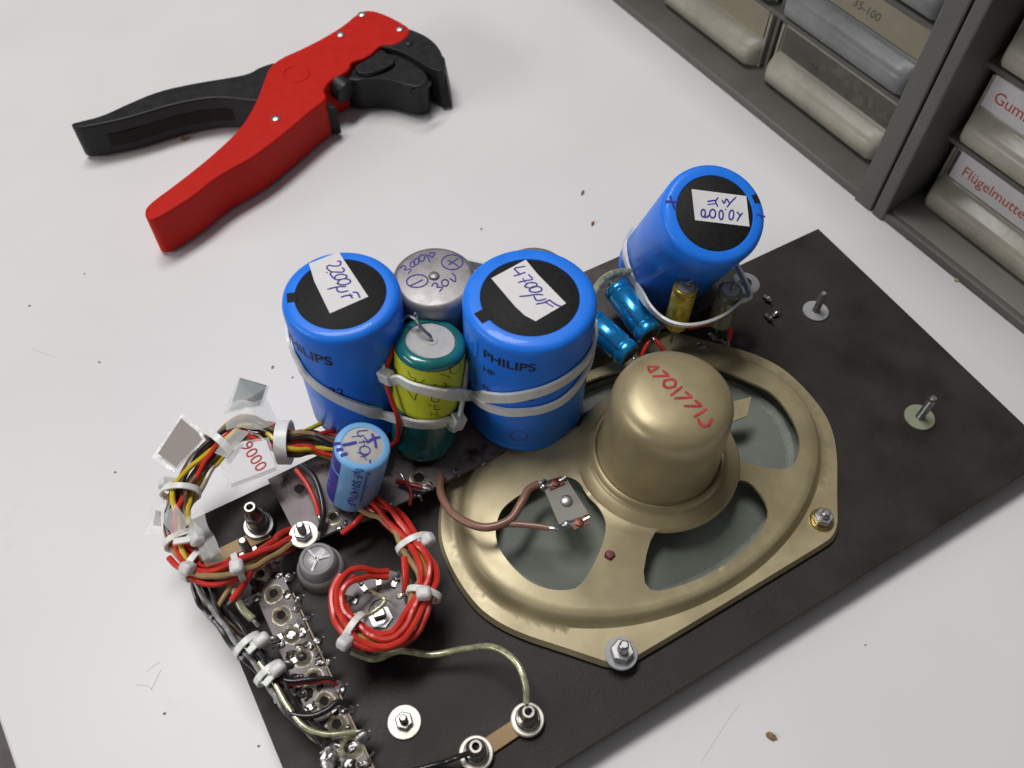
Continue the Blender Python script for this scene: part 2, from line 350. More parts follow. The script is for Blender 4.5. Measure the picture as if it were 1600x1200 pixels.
drawer(-101.5, -23, 2, 'dark drawer cut off by the top edge, above the drawer reading 35-100', DRAWB)
drawer(-182, -109, 0, 'clear drawer with a yellowish beige card in the bottom row of the left cabinet', DRAW, (-179, -113, 14.5, 29.5), '10', PENCIL, px_l=-147)
drawer(-182, -109, 1, 'dark drawer above the drawer with the yellowish beige card', DRAWB)
drawer(5.5, 77, 0, 'clear drawer with white label reading Flügelmuttern in red', DRAW, (11, 70, 16, 29.5), 'Flügelmuttern', REDPRINT, px_l=14.5)
drawer(5.5, 77, 1, 'clear drawer with white label reading Gummi in red', DRAW, (8, 70, 15.5, 29.5), 'Gummi', REDPRINT, px_l=10.5)
drawer(5.5, 77, 2, 'clear drawer at the right edge, above the drawer reading Gummi', DRAW)
# ------------------------------------------------------------------ black board
ZB = 22.0
pb = M().prism([BW(-25.6, 36.5, ZB), BW(248, 36.5, ZB), BW(248, 161.7, ZB), BW(-25.6, 161.7, ZB)], (0, 0, -4))
bt = thing('mounting_board', 'black hardboard panel carrying the loudspeaker and the capacitors', 'board', BW(111, 99, 18))
obj('panel', pb, BOARD, bt, bevel=.25)
for (s, t) in ((14, 60), (228, 60), (228, 140), (14, 140)):
    obj('foot', M().cyl(BW(s, t, TZ), BW(s, t, 17.9), 7, 24), PBLK, bt)
# ------------------------------------------------------------------ loudspeaker
SC_S, SC_T = 115.0, 99.5
spk = thing('loudspeaker', 'oval loudspeaker with olive gold steel basket and domed magnet cover on the black board', 'loudspeaker', BW(SC_S, SC_T, ZB))
half = [(73, 0), (72, -11), (69.2, -18.5), (64, -26.5), (54.5, -37), (48.8, -43.6), (46, -46.8), (42, -49.2), (38, -49.8)]
outl = half + [(-x, y) for x, y in half[::-1]] + [(-x, -y) for x, y in half[1:]] + [(x, -y) for x, y in half[::-1][:-1]]
def chaikin(p, n=2):
    for _ in range(n):
        q = []
        for i in range(len(p)):
            a, b = V(p[i]), V(p[(i + 1) % len(p)]); q += [a * .75 + b * .25, a * .25 + b * .75]
        p = q
    return [tuple(x[:2]) for x in p]
outl = [p for i, p in enumerate(outl) if (V(p) - V(outl[i - 1])).length > .3]
outl = chaikin([V((x, y, 0)) for x, y in outl], 2)
_o = []
for i, p in enumerate(outl):
    a, b = V(p), V(outl[(i + 1) % len(outl)]); k = max(1, int((b - a).length / 2.5)); _o += [tuple(a.lerp(b, j / k)) for j in range(k)]
outl = _o
EA, EB = 68.0, 46.0
def ell(th, k=1.0): c, s = math.cos(th), math.sin(th); return k / math.sqrt((c / EA) ** 2 + (s / EB) ** 2)
RM = 25.0
def zbasket(x, y, edge=False):
    r = math.hypot(x, y); th = math.atan2(y, x); R1, R2 = ell(th), ell(th, .95)
    if edge: return 23.3
    if r >= R1: return 25.4
    if r >= R2: q = (R1 - r) / (R1 - R2); return 25.4 + 4.4 * q * q * (3 - 2 * q)
    if r >= RM: q = (R2 - r) / (R2 - RM); return 29.8 + 8.2 * q ** 1.5
    return 38.0
wl_sym = [(-52, 12), (-56, 6), (-57.3, 0), (-56, -9), (-53, -16.5), (-47, -22), (-40.5, -24), (-25.5, -14.5), (-23.8, -7), (-25.8, 0), (-23.8, 7), (-25.5, 14.5), (-40.5, 24), (-47, 22)]
wf = [(-27, -35), (-14, -20.5), (-7, -24.6), (3, -25.6), (12, -23.6), (24.5, -18.5), (27.5, -32), (19, -37), (5, -40.2), (-11, -39.6)]
wl = [(-47, 12.5), (-53.5, 8), (-57, 1), (-56, -9), (-53, -16.5), (-47, -22), (-40.5, -24), (-25.5, -14.5), (-23.8, -7), (-25.3, -1), (-24.3, 5), (-29, 11)]
wins = [wl, wf, [(-x, y) for x, y in wl_sym], [(x, -y) for x, y in wf]]
wins = [chaikin([V((x, y, 0)) for x, y in w_], 2) for w_ in wins]
def inside(p, poly):
    x, y = p; c = False
    for i in range(len(poly)):
        (x1, y1), (x2, y2) = poly[i - 1], poly[i]
        if (y1 > y) != (y2 > y) and x < (x2 - x1) * (y - y1) / (y2 - y1) + x1: c = not c
    return c
pts, eds = [], []
def loop(ps):
    b = len(pts); pts.extend([V(p) for p in ps]); eds.extend([(b + i, b + (i + 1) % len(ps)) for i in range(len(ps))])
loop(outl); nedge = len(outl); loop([(x * .986, y * .98) for x, y in outl]); loop([(x * .976, y * .966) for x, y in outl])
for w_ in wins: loop(w_)
for k in (1.0, .9875, .975, .9625, .95):
    loop([(ell(a, k) * math.cos(a), ell(a, k) * math.sin(a)) for a in [2 * math.pi * i / 140 for i in range(140)]])
for k in (1.025, 1.05, 1.08, 1.12):
    for i in range(110):
        a = 2 * math.pi * i / 110; q_ = (ell(a, k) * math.cos(a), ell(a, k) * math.sin(a))
        if inside((q_[0] / .974, q_[1] / .963), outl): pts.append(V(q_))
for q in (.08, .2, .35, .5, .65, .8, .93, 1.0):
    for i in range(120):
        a = 2 * math.pi * i / 120; r = ell(a, .95) * (1 - q) + RM * q; pts.append(V((r * math.cos(a), r * math.sin(a))))
for i in range(40): pts.append(V((12 * math.cos(i * .157), 12 * math.sin(i * .157))))
cv, ce, cf, *_ = delaunay_2d_cdt(pts, eds, [], 0, 1e-4)
bm_ = M(); vs = []
for p in cv:
    isedge = min((V(p) - V(q)).length for q in outl) < .02
    vs.append(BW(SC_S + p[0], SC_T + p[1], zbasket(p[0], p[1], isedge)))
fs = []
for f in cf:
    c = sum((V(cv[i]) for i in f), V((0, 0))) / len(f)
    if inside(c, outl) and not any(inside(c, w_) for w_ in wins): fs.append(list(f))
bm_.add(vs, fs); obj('basket', bm_, KHAKI, spk, solid=1.0, sharp=60)
def ering(k, z, n=96, rmin=0): return [BW(SC_S + ell(2 * math.pi * i / n, k) * math.cos(2 * math.pi * i / n), SC_T + ell(2 * math.pi * i / n, k) * math.sin(2 * math.pi * i / n), z) for i in range(n)]
def rings(mb, rr):
    n = len(rr[0]); vs = [p for r in rr for p in r]
    mb.add(vs, [[j * n + i, j * n + (i + 1) % n, (j + 1) * n + (i + 1) % n, (j + 1) * n + i] for j in range(len(rr) - 1) for i in range(n)])
cn = M(); R_ = []
for q in [i / 10 for i in range(11)]:
    R_.append([BW(SC_S + (ell(a, .80) * (1 - q) + 14 * q) * math.cos(a), SC_T + (ell(a, .80) * (1 - q) + 14 * q) * math.sin(a), 23.6 + 9 * q ** .9) for a in [2 * math.pi * i / 96 for i in range(96)]])
rings(cn, R_); obj('cone', cn, CONE, spk)
su = M(); rings(su, [ering(.93, 23.4), ering(.90, 24.4), ering(.87, 23.4), ering(.845, 24.2), ering(.82, 23.3), ering(.80, 23.62)]); obj('surround', su, CONEEDGE, spk)
mc = M(); O = BW(SC_S + 3, SC_T + .2, 0)
MAGP = [(27.4, 36.4), (27.3, 37.4), (26.4, 38.4), (23.2, 39.3), (22.4, 39.7), (22.0, 40.4), (21.6, 41.4), (21.0, 41.9), (20.4, 41.6), (20.0, 41.2), (19.8, 41.6), (19.6, 44), (18.7, 65), (18.4, 68.6), (17.6, 71.2), (16.1, 73.1), (14.0, 74.2), (11, 74.8), (6, 75.1), (0, 75.2)]
mc.lathe(MAGP, O, n=72); mag = obj('magnet_cover', mc, KHAKIM, spk, sharp=70)
def zmag(r):
    P = MAGP[::-1]
    for (r0, z0), (r1, z1) in zip(P, P[1:]):
        if r0 <= r <= r1: return z0 + (z1 - z0) * (r - r0) / (r1 - r0 + 1e-9)
    return 60
def on_mag(px, py):
    z = 75
    for _ in range(12): p = at(px, py, z); z = zmag((p - O).xy.length)
    return at(px, py, z)
Zd = zoomed(990, 550, 9.23); st = M()
for i, s_ in enumerate([[(205, 215), (360, 218), (240, 298), (208, 225)], [(425, 272), (512, 345), (282, 352)], [(430, 490), (445, 415), (550, 390), (612, 425), (595, 500), (500, 522), (432, 492)], [(692, 508), (545, 622)], [(752, 580), (842, 655), (600, 670)], [(892, 703), (985, 780), (735, 782)], [(1042, 828), (880, 935)], [(1130, 965), (1085, 1050), (1010, 1075), (955, 1035), (930, 975)]]):
    P = [on_mag(*q) for q in Zd(s_)]
    dense = [P[j].lerp(P[j + 1], k / 5) for j in range(len(P) - 1) for k in range(5)] + [P[-1]]
    st.stroke(dense, lambda p: V((0, 0, 1)), .85, .12 + .01 * i, smooth=False)
obj('stamped_number', st, INKRED, mag)
dot = M(); zd_ = 33.0
for _ in range(10):
    p = at(953, 866, zd_); zd_ = zbasket(p.dot(BU) - SC_S, p.dot(BV) - SC_T)
p = at(953, 866, zd_); dot.lathe([(0, .45), (1.2, .4), (1.75, .05), (1.8, -.6)], p, rough=.25, n=20); obj('paint_dot', dot, mat('dark_red_paint', (.12, .012, .015), .4), spk)
# terminal strip on the basket
tz = 41.0; tp = [at(850, 763, tz), at(886, 748, tz), at(921, 803, tz), at(874, 820, tz)]
tm_ = M().prism(tp, (0, 0, -1.3)); term = obj('terminal_strip', tm_, PHEN, spk, bevel=.2)
c = at(885, 783, tz); sc_ = M().lathe([(2.0, 0), (1.9, .7), (1.2, 1.1), (0, 1.2)], c, n=20); obj('screw', sc_, STEEL, term)
sp_ = M().cyl(at(885, 783, 31), at(885, 783, tz - 1.3), 2.2); obj('spacer', sp_, BRASS, term)
for (x, y, dx, dy) in ((868, 755, -18, 6), (905, 817, -20, 3)):
    lg = M(); a = at(x, y, tz + .3); lg.box(a, (tp[1] - tp[0]).normalized() * 2.6, (tp[2] - tp[1]).normalized() * 1.5, V((0, 0, .25)))
    lg.lathe([(1.5, .2), (1.3, .8), (0, 1.0)], a, n=14)
    obj('rivet_lug', lg, COPPER, term)
    l2 = M(); b_ = at(x + dx, y + dy, tz - .4); l2.tube([a, a.lerp(b_, .6), b_], 1.0, n=8); l2.blob(b_, 1.6, 1.4, 1.3); l2.tube([a, at(x + 16, y - 9, tz + .8)], .55, n=6)
    obj('solder_lug', l2, SOLDER, term)
# small tab at the right of the cover
tb_ = M().prism([at(1122, 640, 40), at(1150, 626, 40.5), at(1174, 620, 40.5), at(1167, 650, 39.5), at(1148, 657, 39.5), at(1124, 668, 40)], (0, 0, -.6)); obj('basket_tab', tb_, KHAKI, spk)
# ------------------------------------------------------------------ fixings
def hexa(mb, c, r, h, m=0):
    c = V(c); mb.prism([c + BU * r * math.cos(math.pi * k / 3 + .3) + BV * r * math.sin(math.pi * k / 3 + .3) + V((0, 0, h)) for k in range(6)][::1], (0, 0, -h), m)
def bolt(name, label, cat, px, z, rw, rn, hn, rs, hs, mw, mn, ms, group, wt=1.0, tilt=(0, 0)):
    c = at(px[0], px[1], z); t = thing(name, label, cat, c, group)
    if rw:
        obj('washer', M().lathe([(rs * 1.05, wt), (rw - .2, wt), (rw, wt - .2), (rw, 0), (rs * 1.05, 0), (rs * 1.05, wt)], c + V((0, 0, .02)), n=36), mw, t)
    if rn:
        n_ = M(); hexa(n_, c + V((0, 0, wt + .04)), rn, hn); obj('nut', n_, mn, t, bevel=.35)
    a = c + V((0, 0, -1)); b = c + V((tilt[0], tilt[1], wt + hs))
    sh = M(); ax = (b - a); L = ax.length; pr = [(0, 0), (rs, 0)]
    k = int((L - 1) / .7)
    for i in range(k): pr += [(rs, .5 + i * .7), (rs * .86, .85 + i * .7)]
    pr += [(rs * .9, L - .5), (rs * .6, L), (0, L)]
    sh.lathe(pr, a, ax, n=16); obj('threaded_shank', sh, ms, t); return t
bolt('hex_bolt', 'zinc bolt with nut at the near left corner of the loudspeaker flange', 'bolt', (970, 1022), 25.5, 5.0, 3.6, 3.0, 1.6, 8.0, GREYW, STEEL, STEEL, 'bolts holding the loudspeaker', tilt=(0, 0))
bolt('hex_bolt', 'zinc bolt with nut and brassy washer at the right corner of the loudspeaker flange', 'bolt', (1283, 813), 25.5, 3.9, 3.3, 2.6, 1.5, 5, BRASS, STEEL, STEEL, 'bolts holding the loudspeaker')
bolt('screw_stud', 'bare silver stud through a round grey washer, near the far corner of the black board', 'stud', (1274, 487), ZB, 5.0, 0, 0, 1.35, 10.5, GREYW, STEEL, STEEL, 'studs at the right of the board', .8)
bolt('screw_stud', 'bare silver stud through a greenish washer, near the right edge of the black board', 'stud', (1436, 653), ZB, 5.4, 0, 0, 1.5, 12.5, mat('green_washer', (.27, .29, .20), .5), STEEL, STEEL, 'studs at the right of the board', .8)
bolt('hex_bolt', 'nut on a wide bright washer lying open on the black board at the bottom', 'bolt', (632, 1129), ZB, 4.9, 2.7, 1.8, 1.25, 5.0, WASHER, DSTEEL, DSTEEL, 'nuts on wide washers', .8)
bolt('hex_bolt', 'nut on a wide bright washer clamping the brown laminate strip above the clear button', 'bolt', (475, 836), 31.1, 4.6, 2.9, 2.4, 1.35, 7.0, WASHER, STEEL, STEEL, 'nuts on wide washers', .8)
bolt('small_screw', 'small silver screw end between the red wire bundle and the tan strip', 'screw', (388, 862), ZB, 3.0, 0, 0, 1.5, 8, STEEL, STEEL, STEEL, None, .8)
def post(px, label, rw, h, mw):
    c = at(px[0], px[1], ZB + 1.4); t = thing('terminal_post', label, 'terminal post', c, 'hollow terminal posts')
    obj('washer', M().lathe([(2.5, 1.2), (rw - .3, 1.2), (rw, .8), (rw, 0), (2.5, 0), (2.5, 1.2)], c + V((0, 0, .05)), n=32), mw, t)
    obj('nut', M().lathe([(2, 1.3), (3.6, 1.3), (3.6, 3.0), (3.3, 3.4), (2, 3.4)], c, n=28), DSTEEL, t)
    obj('socket', M().lathe([(3.0, 3.3), (3.0, h * .55), (2.4, h * .6), (2.0, h * .8), (1.7, h), (1.1, h), (1.1, h - 3), (0, h - 3)], c, n=28), DSTEEL, t); return t
post((405, 822), 'hollow dark terminal post in a wide washer at the back left corner of the board', 5.0, 14, STEEL)
post((824, 1125), 'dark terminal post in a cream washer where the clear wire ends', 4.9, 9.5, WASHER)
post((744, 1178), 'dark terminal post in a cream washer at the bottom edge, with the black wire', 4.9, 9.5, WASHER)
for a, b, lab in (((345, 866), (420, 830), 'tan spacer strip lying under the back left terminal post'), ((744, 1178), (824, 1125), 'tan spacer strip between the two cream washers at the bottom')):
    A, B_ = at(*a, ZB + 1.3), at(*b, ZB + 1.3); d = (B_ - A).normalized(); q = V((-d.y, d.x, 0)) * 2.4
    props(obj('spacer_strip', M().prism([A - q, B_ - q, B_ + q, A + q], (0, 0, -1.25), 0), STRIP, base=A, bevel=.2), lab, 'strip', 'tan spacer strips')
# clear button
c = at(503, 893, ZB); t = thing('plastic_button', 'clear domed plastic button on the black board below the bright washer', 'plastic button', c)
obj('skirt', M().lathe([(7.4, .05), (7.6, .8), (7.3, 4.0), (6.6, 5.2), (6.3, 5.4), (6.3, 6), (5.8, 9.2), (5.2, 10.2), (4.4, 10.5)], c, n=48), GEL, t)
obj('cap_face', M().lathe([(4.4, 10.5), (4.0, 10.0), (3.0, 9.8), (1, 9.6), (0, 9.6)], c, n=40), GEL, t)
rb = M()
for k in range(3):
    a = 2.1 * k + .3; d = V((math.cos(a), math.sin(a), 0)); rb.box(c + d * 2.4 + V((0, 0, 10)), d * 1.8, V((-d.y, d.x, 0)) * .35, V((0, 0, .35)))
obj('spokes', rb, GEL, t)
# ------------------------------------------------------------------ capacitors
class Can:
    def __init__(s, base, top, r): s.b, s.t, s.r = V(base), V(top), r; s.a = (s.t - s.b).normalized(); s.L = (s.t - s.b).length; s.x, s.y, _ = frame(s.a)
    def hit(s, px, py, r=None):
        r = r or s.r; d = ray(px, py); o = CP - s.b; d_ = d - s.a * d.dot(s.a); o_ = o - s.a * o.dot(s.a)
        A, B, C_ = d_.dot(d_), 2 * d_.dot(o_), o_.dot(o_) - r * r; q = B * B - 4 * A * C_
        t = (-B - math.sqrt(max(q, 0))) / (2 * A); return CP + d * t
    def nor(s, p): q = p - s.b; q -= s.a * q.dot(s.a); return q.normalized()
    def ang(s, p): q = p - s.b; return math.atan2(q.dot(s.y), q.dot(s.x)), q.dot(s.a)
    def pt(s, th, h, r): return s.b + (s.x * math.cos(th) + s.y * math.sin(th)) * r + s.a * h
    def cap(s, px, py): return on_plane(px, py, s.t, s.a)
    def patch(s, mb, t0, t1, h0, h1, lift, n=24, m=0):
        vs = [s.pt(t0 + (t1 - t0) * i / n, h, s.r + lift) for i in range(n + 1) for h in (h0, h1)]
        mb.add(vs, [[2 * i, 2 * i + 2, 2 * i + 3, 2 * i + 1] for i in range(n)], m); return mb
    def text(s, mb, txt, L, R, bold=.0, hgt=None, lift=.09, along=False, shear=0):
        (a0, h0), (a1, h1) = s.ang(s.hit(*L)), s.ang(s.hit(*R))
        if not along:
            while a1 < a0: a1 += 2 * math.pi
            W = (a1 - a0) * s.r; vs, fs, wd = text_geo(txt, 10, bold, shear); k = W / wd; kv = (hgt / 7.0) if hgt else k; h = (h0 + h1) / 2
            mb.add([s.pt(a0 + x * k / s.r, h + y * kv, s.r + lift) for x, y in vs], fs)
        else:
            W = abs(h1 - h0); vs, fs, wd = text_geo(txt, 10, bold, shear); k = W / wd; kv = (hgt / 7.0) if hgt else k
            mb.add([s.pt(a0 + y * kv / s.r, h0 - x * k, s.r + lift) for x, y in vs], fs)
    def ink(s, mb, strokes, wd, lift, side=False):
        for i, st_ in enumerate(strokes):
            P = [s.hit(*q) if side else s.cap(*q) for q in st_]
            mb.stroke(P, s.nor if side else (lambda p: s.a), wd, lift + .008 * i)
def ellp(cx, cy, rx, ry, rot=0, n=14, over=1): return [(cx + rx * math.cos(2 * math.pi * i / n) * math.cos(rot) - ry * math.sin(2 * math.pi * i / n) * math.sin(rot), cy + rx * math.cos(2 * math.pi * i / n) * math.sin(rot) + ry * math.sin(2 * math.pi * i / n) * math.cos(rot)) for i in range(n + over)]
def blue_can(label, base, top, r, dr, quad, strokes, tabpx=None):
    c = Can(base, top, r); t = thing('capacitor', label, 'capacitor', base, 'blue can capacitors')
    L = c.L
    pr = [(0, 0), (r - 1.5, 0), (r - .4, .5), (r, 1.6), (r, 3.0), (r - .25, 3.6), (r, 4.2), (r, L - 2.6), (r - .35, L - 1.3), (r - 1.1, L - .4), (r - 2.2, L), (dr + .2, L), (dr, L - .25), (dr - .01, L - .35)]
    obj('sleeve', M().lathe(pr, base, c.a, n=72), BLUE, t, sharp=50)
    obj('end_disc', M().lathe([(dr + .05, L - .3), (dr - .2, L - .12), (0, L - .1)], base, c.a, n=56), BLACKDISC, t)
    q = [c.cap(*p) for p in quad]; cen = sum(q, V()) / len(q)
    pl = M().prism([p + c.a * .06 for p in q], -c.a * .05); lb = obj('paper_label', pl, PAPER, t)
    hw = M(); c.ink(hw, strokes, .52, .10); obj('handwriting', hw, INK, lb)
    return c, t
zz = zoomed(470, 390, 10.667)
c22, t22 = blue_can('blue can capacitor at the left, its white label handwritten 2200 microfarad', BW(44.5, 169.5, 33), BW(44.5, 169.5, 90), 17.5, 13.3,
    zz([(630, 40), (1125, 785), (485, 1065), (225, 530), (135, 235)]),
    [zz(s) for s in ([(610, 200), (650, 195), (668, 230), (640, 270), (560, 278), (470, 265), (435, 300), (460, 340), (520, 378)],
     [(690, 305), (725, 340), (690, 378), (600, 378), (520, 378), (493, 410), (520, 450), (560, 492)],
     [(560, 480), (600, 430), (690, 415), (765, 440), (740, 482), (660, 500), (590, 505), (556, 478)],
     [(610, 570), (650, 510), (740, 490), (818, 510), (822, 550), (760, 582), (670, 590), (606, 568)],
     [(450, 665), (560, 635), (650, 622), (750, 620)], [(600, 640), (612, 692), (680, 712), (785, 690)],
     [(675, 795), (760, 770), (855, 768)], [(872, 715), (940, 722), (985, 805)], [(815, 745), (835, 780), (862, 812)], [(430, 385), (440, 387)])])
zz = zoomed(760, 390, 10)
c47, t47 = blue_can('largest blue can capacitor in the middle, its white label handwritten 4700 microfarad', BW(92.3, 141.3, 33), BW(92.3, 141.3, 90), 20, 14.6,
    zz([(615, 160), (800, 385), (1245, 840), (770, 1120), (600, 1030), (450, 890), (75, 450)]),
    [zz(s) for s in ([(600, 265), (510, 280), (440, 300), (480, 350), (530, 390)], [(430, 415), (520, 390), (605, 358)], [(660, 395), (718, 465), (600, 490), (500, 517)], [(570, 455), (605, 512)],
     [(600, 580), (640, 530), (740, 520), (788, 545), (760, 585), (680, 602), (620, 592), (596, 576)], [(670, 640), (710, 590), (800, 580), (862, 610), (850, 650), (770, 670), (690, 662), (666, 636)],
     [(520, 735), (640, 725), (770, 705), (880, 710)], [(740, 730), (790, 800), (930, 775)], [(780, 855), (900, 830), (970, 800)], [(980, 788), (1080, 860), (1165, 892)], [(930, 835), (1040, 897)])])
zz = zoomed(1070, 270, 10)
b10, a10 = BW(170.1, 168.4, 33), BW(164.4, 145.1, 85.7)
c10, t10 = blue_can('tilted blue can capacitor at the far end, its upside down label handwritten 10000', b10, a10, 17.5, 12.9,
    zz([(105, 255), (960, 365), (1010, 840), (160, 740)]),
    [zz(s) for s in ([(798, 382), (720, 460), (660, 535)], [(580, 430), (612, 475), (650, 410), (695, 478)], [(515, 390), (480, 450), (512, 525)], [(355, 450), (420, 438), (485, 432)], [(360, 497), (470, 482)],
     [(815, 615), (850, 655), (862, 680)], [(895, 632), (850, 690), (815, 752)], ellp(725, 660, 36, 75, .15), ellp(565, 660, 32, 72), ellp(432, 640, 46, 66), ellp(285, 632, 33, 58), [(300, 695), (350, 690), (385, 650)], [(630, 572), (636, 576)])])
ik = M(); c10.ink(ik, [zz([(1130, 650), (1190, 668), (1245, 685)])], .75, .06); obj('minus_mark', ik, INK, t10)
ik = M(); c10.ink(ik, [zoomed(900, 240, 2.667)(s) for s in ([(375, 198), (400, 202), (425, 200)], [(392, 178), (402, 205), (412, 232)])], .75, .06); obj('plus_mark', ik, INK, t10)
def rim_bar(c, t, px0, px1, w_, name='minus_bar', m=BLACKDISC):
    a, b = c.cap(*px0), c.cap(*px1); d = (b - a).normalized(); q = c.a.cross(d) * w_ / 2
    mb = M().prism([a - q + c.a * .08, b - q + c.a * .08, b + q + c.a * .08, a + q + c.a * .08], -c.a * .12); return obj(name, mb, m, t)
rim_bar(c22, t22, (448, 466), (462, 464), 3.6); rim_bar(c47, t47, (747, 498), (764, 489), 4.4); rim_bar(c10, t10, (1184, 317), (1178, 304), 1.9)
# printed marks on the sleeves
pt_ = M(); c47.text(pt_, 'PHILIPS', (755.8, 556.8), (837.3, 579.8), bold=.22); c47.text(pt_, 'HP', (755.8, 580.7), (773, 587), bold=.1); c47.text(pt_, '0E', (754, 608), (766, 611)); c47.text(pt_, '2472', (796, 624), (834, 624.5), bold=.08)
def outline_on(c, mb, px, wd=.3): c.ink(mb, [px], wd, .09, side=True)
for poly in ([(731, 522), (747, 535), (746, 558), (734, 561), (731, 522)], [(733, 573), (744, 577), (743, 596), (733, 597), (733, 573)]):
    for a, b in zip(poly, poly[1:]): outline_on(c47, pt_, [a, b])
outline_on(c47, pt_, [(738, 535), (738, 552)])
obj('printed_lettering', pt_, INKBLACK, t47)
emb = M(); c47.ink(emb, [ellp(811, 681, 14, 7), [(798, 684), (824, 684)]], .35, .07, side=True); obj('pressed_mark', emb, mat('darker_blue_print', (.012, .07, .38), .4), t47)
pt_ = M(); c22.text(pt_, 'PHILIPS', (444, 536), (519, 563), bold=.22); c22.text(pt_, 'HP', (459, 556.5), (470, 560.5)); c22.text(pt_, '0R A9222', (463, 584), (536.5, 607), bold=.08); obj('printed_lettering', pt_, INKBLACK, t22)
# silver can
cs = Can(BW(74, 168, 33), BW(74, 168, 82.5), 13.1); ts = thing('capacitor', 'plain aluminium can capacitor between the two blue cans, marked 30 V in blue ink', 'capacitor', cs.b)
L = cs.L; obj('can', M().lathe([(0, 0), (12.6, 0), (13.1, .6), (13.1, L - 2.2), (12.7, L - 1.0), (11.8, L - .2), (11, L), (1.75, L), (1.6, L + .5), (1.3, L + .75), (0, L + .8)], cs.b, n=56), ALU, ts, sharp=50)
zz = zoomed(610, 380, 11.43); hw = M()
cs.ink(hw, [zz(s) for s in ([(170, 450), (230, 400), (275, 430), (250, 480), (330, 462), (368, 475), (320, 540)], ellp(395, 380, 42, 50, .4), ellp(465, 330, 42, 60, .3), ellp(560, 265, 50, 62, .3), [(620, 190), (670, 260), (705, 335)], [(640, 240), (690, 215), (740, 255), (795, 175), (705, 180)],
     ellp(1105, 340, 190, 132, 0, 18), [(1040, 385), (1120, 335), (1205, 270)], [(1030, 310), (1120, 350), (1225, 425)], ellp(480, 678, 190, 112, -.1, 18), [(345, 765), (460, 715), (575, 655)],
     [(740, 770), (780, 715), (845, 738), (830, 785), (930, 790), (880, 865)], ellp(975, 710, 62, 58), [(1065, 630), (1150, 688), (1162, 600), (1100, 535)])], .42, .05); obj('handwriting', hw, INK, ts)
# second aluminium can hidden behind the middle blue can
c2 = Can(at(835, 424, 76) + V((0, 0, -43)), at(835, 424, 76), 11.5); t2 = thing('capacitor', 'aluminium can capacitor almost hidden behind the largest blue can', 'capacitor', c2.b)
L = c2.L; obj('can', M().lathe([(0, 0), (11, 0), (11.5, .6), (11.5, L - 2), (10.8, L - .5), (10, L), (0, L)], c2.b, n=48), ALU, t2)
# green axial can with yellow tape
g_b = at(661, 688, 31); g_t = at(673, 531, 78.5); cg = Can(g_b, g_t, 10.7); tg = thing('capacitor', 'teal capacitor wrapped in yellow tape with black handwriting', 'capacitor', g_b)
L = cg.L; ax = cg.a
obj('sleeve', M().lathe([(0, 0), (8.5, 0), (9.8, .8), (10.6, 2.4), (10.7, 4), (10.7, L - 2.4), (10.45, L - 1.2), (9.7, L - .3), (8.6, L), (7.6, L), (7.4, L - .4)], g_b, ax, n=56), TEAL, tg, sharp=60)
obj('end_disc', M().lathe([(7.45, L - .5), (7.2, L - .3), (2.2, L - .25), (2.0, L), (1.2, L + .1), (0, L)], g_b, ax, n=40, rough=.05), CARD, tg)
(_, hT), (_, hB) = cg.ang(cg.hit(674, 567)), cg.ang(cg.hit(672, 656)); hT = min(hT, L - 2.6)
obj('yellow_tape', cg.patch(M(), 0, 2 * math.pi, hB, hT, .12, 56), YELLOW, tg)
zz = zoomed(600, 480, 5); hw = M()
cg.ink(hw, [zz(s) for s in ([(190, 495), (210, 540), (250, 555), (240, 580), (285, 585), (318, 562)], [(190, 655), (215, 690), (245, 722), (250, 690), (268, 662)], [(515, 450), (590, 432), (575, 500), (520, 512), (515, 455)], [(440, 518), (515, 552), (380, 575)], [(390, 600), (480, 592), (470, 640), (400, 642), (390, 605)], [(370, 700), (430, 690), (420, 735), (375, 730), (370, 702)], [(345, 760), (420, 768)], [(395, 768), (392, 790), (430, 795)], [(430, 795), (398, 796)], [(362, 818), (370, 850)], [(410, 812), (418, 848)], [(375, 835), (412, 830)])], .26, .2, side=True)
obj('handwriting', hw, mat('grey_pen', (.05, .055, .03), .6, var=.4, scale=900), tg)
ld = M(); ld.tube([g_t + V((0, 0, -1)), g_t + V((0, 0, 1.6)), at(660, 514, 82), at(650, 500, 83), at(647, 492, 83)], .55); ld.tube([at(652, 502, 83), at(640, 494, 83), at(630, 498, 81), at(623, 505, 80)], .45); ld.blob(at(649, 494, 83), .9, .9, 1.6)
obj('lead', ld, SOLDER, tg)
# pale blue can
l_b = at(551, 765, 34); l_t = at(567, 696, 63); cl = Can(l_b, l_t, 8.35); tl = thing('capacitor', 'small pale blue capacitor with grey top handwritten 470, nearest the left wire bundle', 'capacitor', l_b)
L = cl.L; obj('sleeve', M().lathe([(0, 0), (7.4, 0), (8.1, .5), (8.35, 1.3), (8.35, L - 1.2), (8.1, L - .4), (7.5, L), (6.3, L), (6.2, L - .2)], l_b, cl.a, n=56), LBLUE, tl, sharp=60)
obj('end_disc', M().lathe([(6.25, L - .22), (6.0, L - .1), (0, L - .1)], l_b, cl.a, n=40), CARD, tl)
zz = zoomed(500, 640, 7.06); hw = M()
cl.ink(hw, [zz(s) for s in ([(525, 228), (425, 240), (420, 280), (450, 300)], [(352, 300), (480, 285)], [(485, 300), (515, 345), (430, 362)], [(480, 335), (490, 392)], ellp(495, 448, 58, 45, .2), [(415, 470), (470, 500), (510, 552)], [(450, 520), (520, 505)], [(545, 560), (548, 590)], [(555, 555), (560, 585)])], .36, .06)
cl.ink(hw, [zz(s) for s in ([(522, 360), (590, 320), (655, 305)], [(575, 272), (605, 340), (618, 415)])], .85, .1); cl.ink(hw, [zz([(255, 392), (320, 380), (392, 362)])], 1.0, .09)
obj('handwriting', hw, INK, tl)
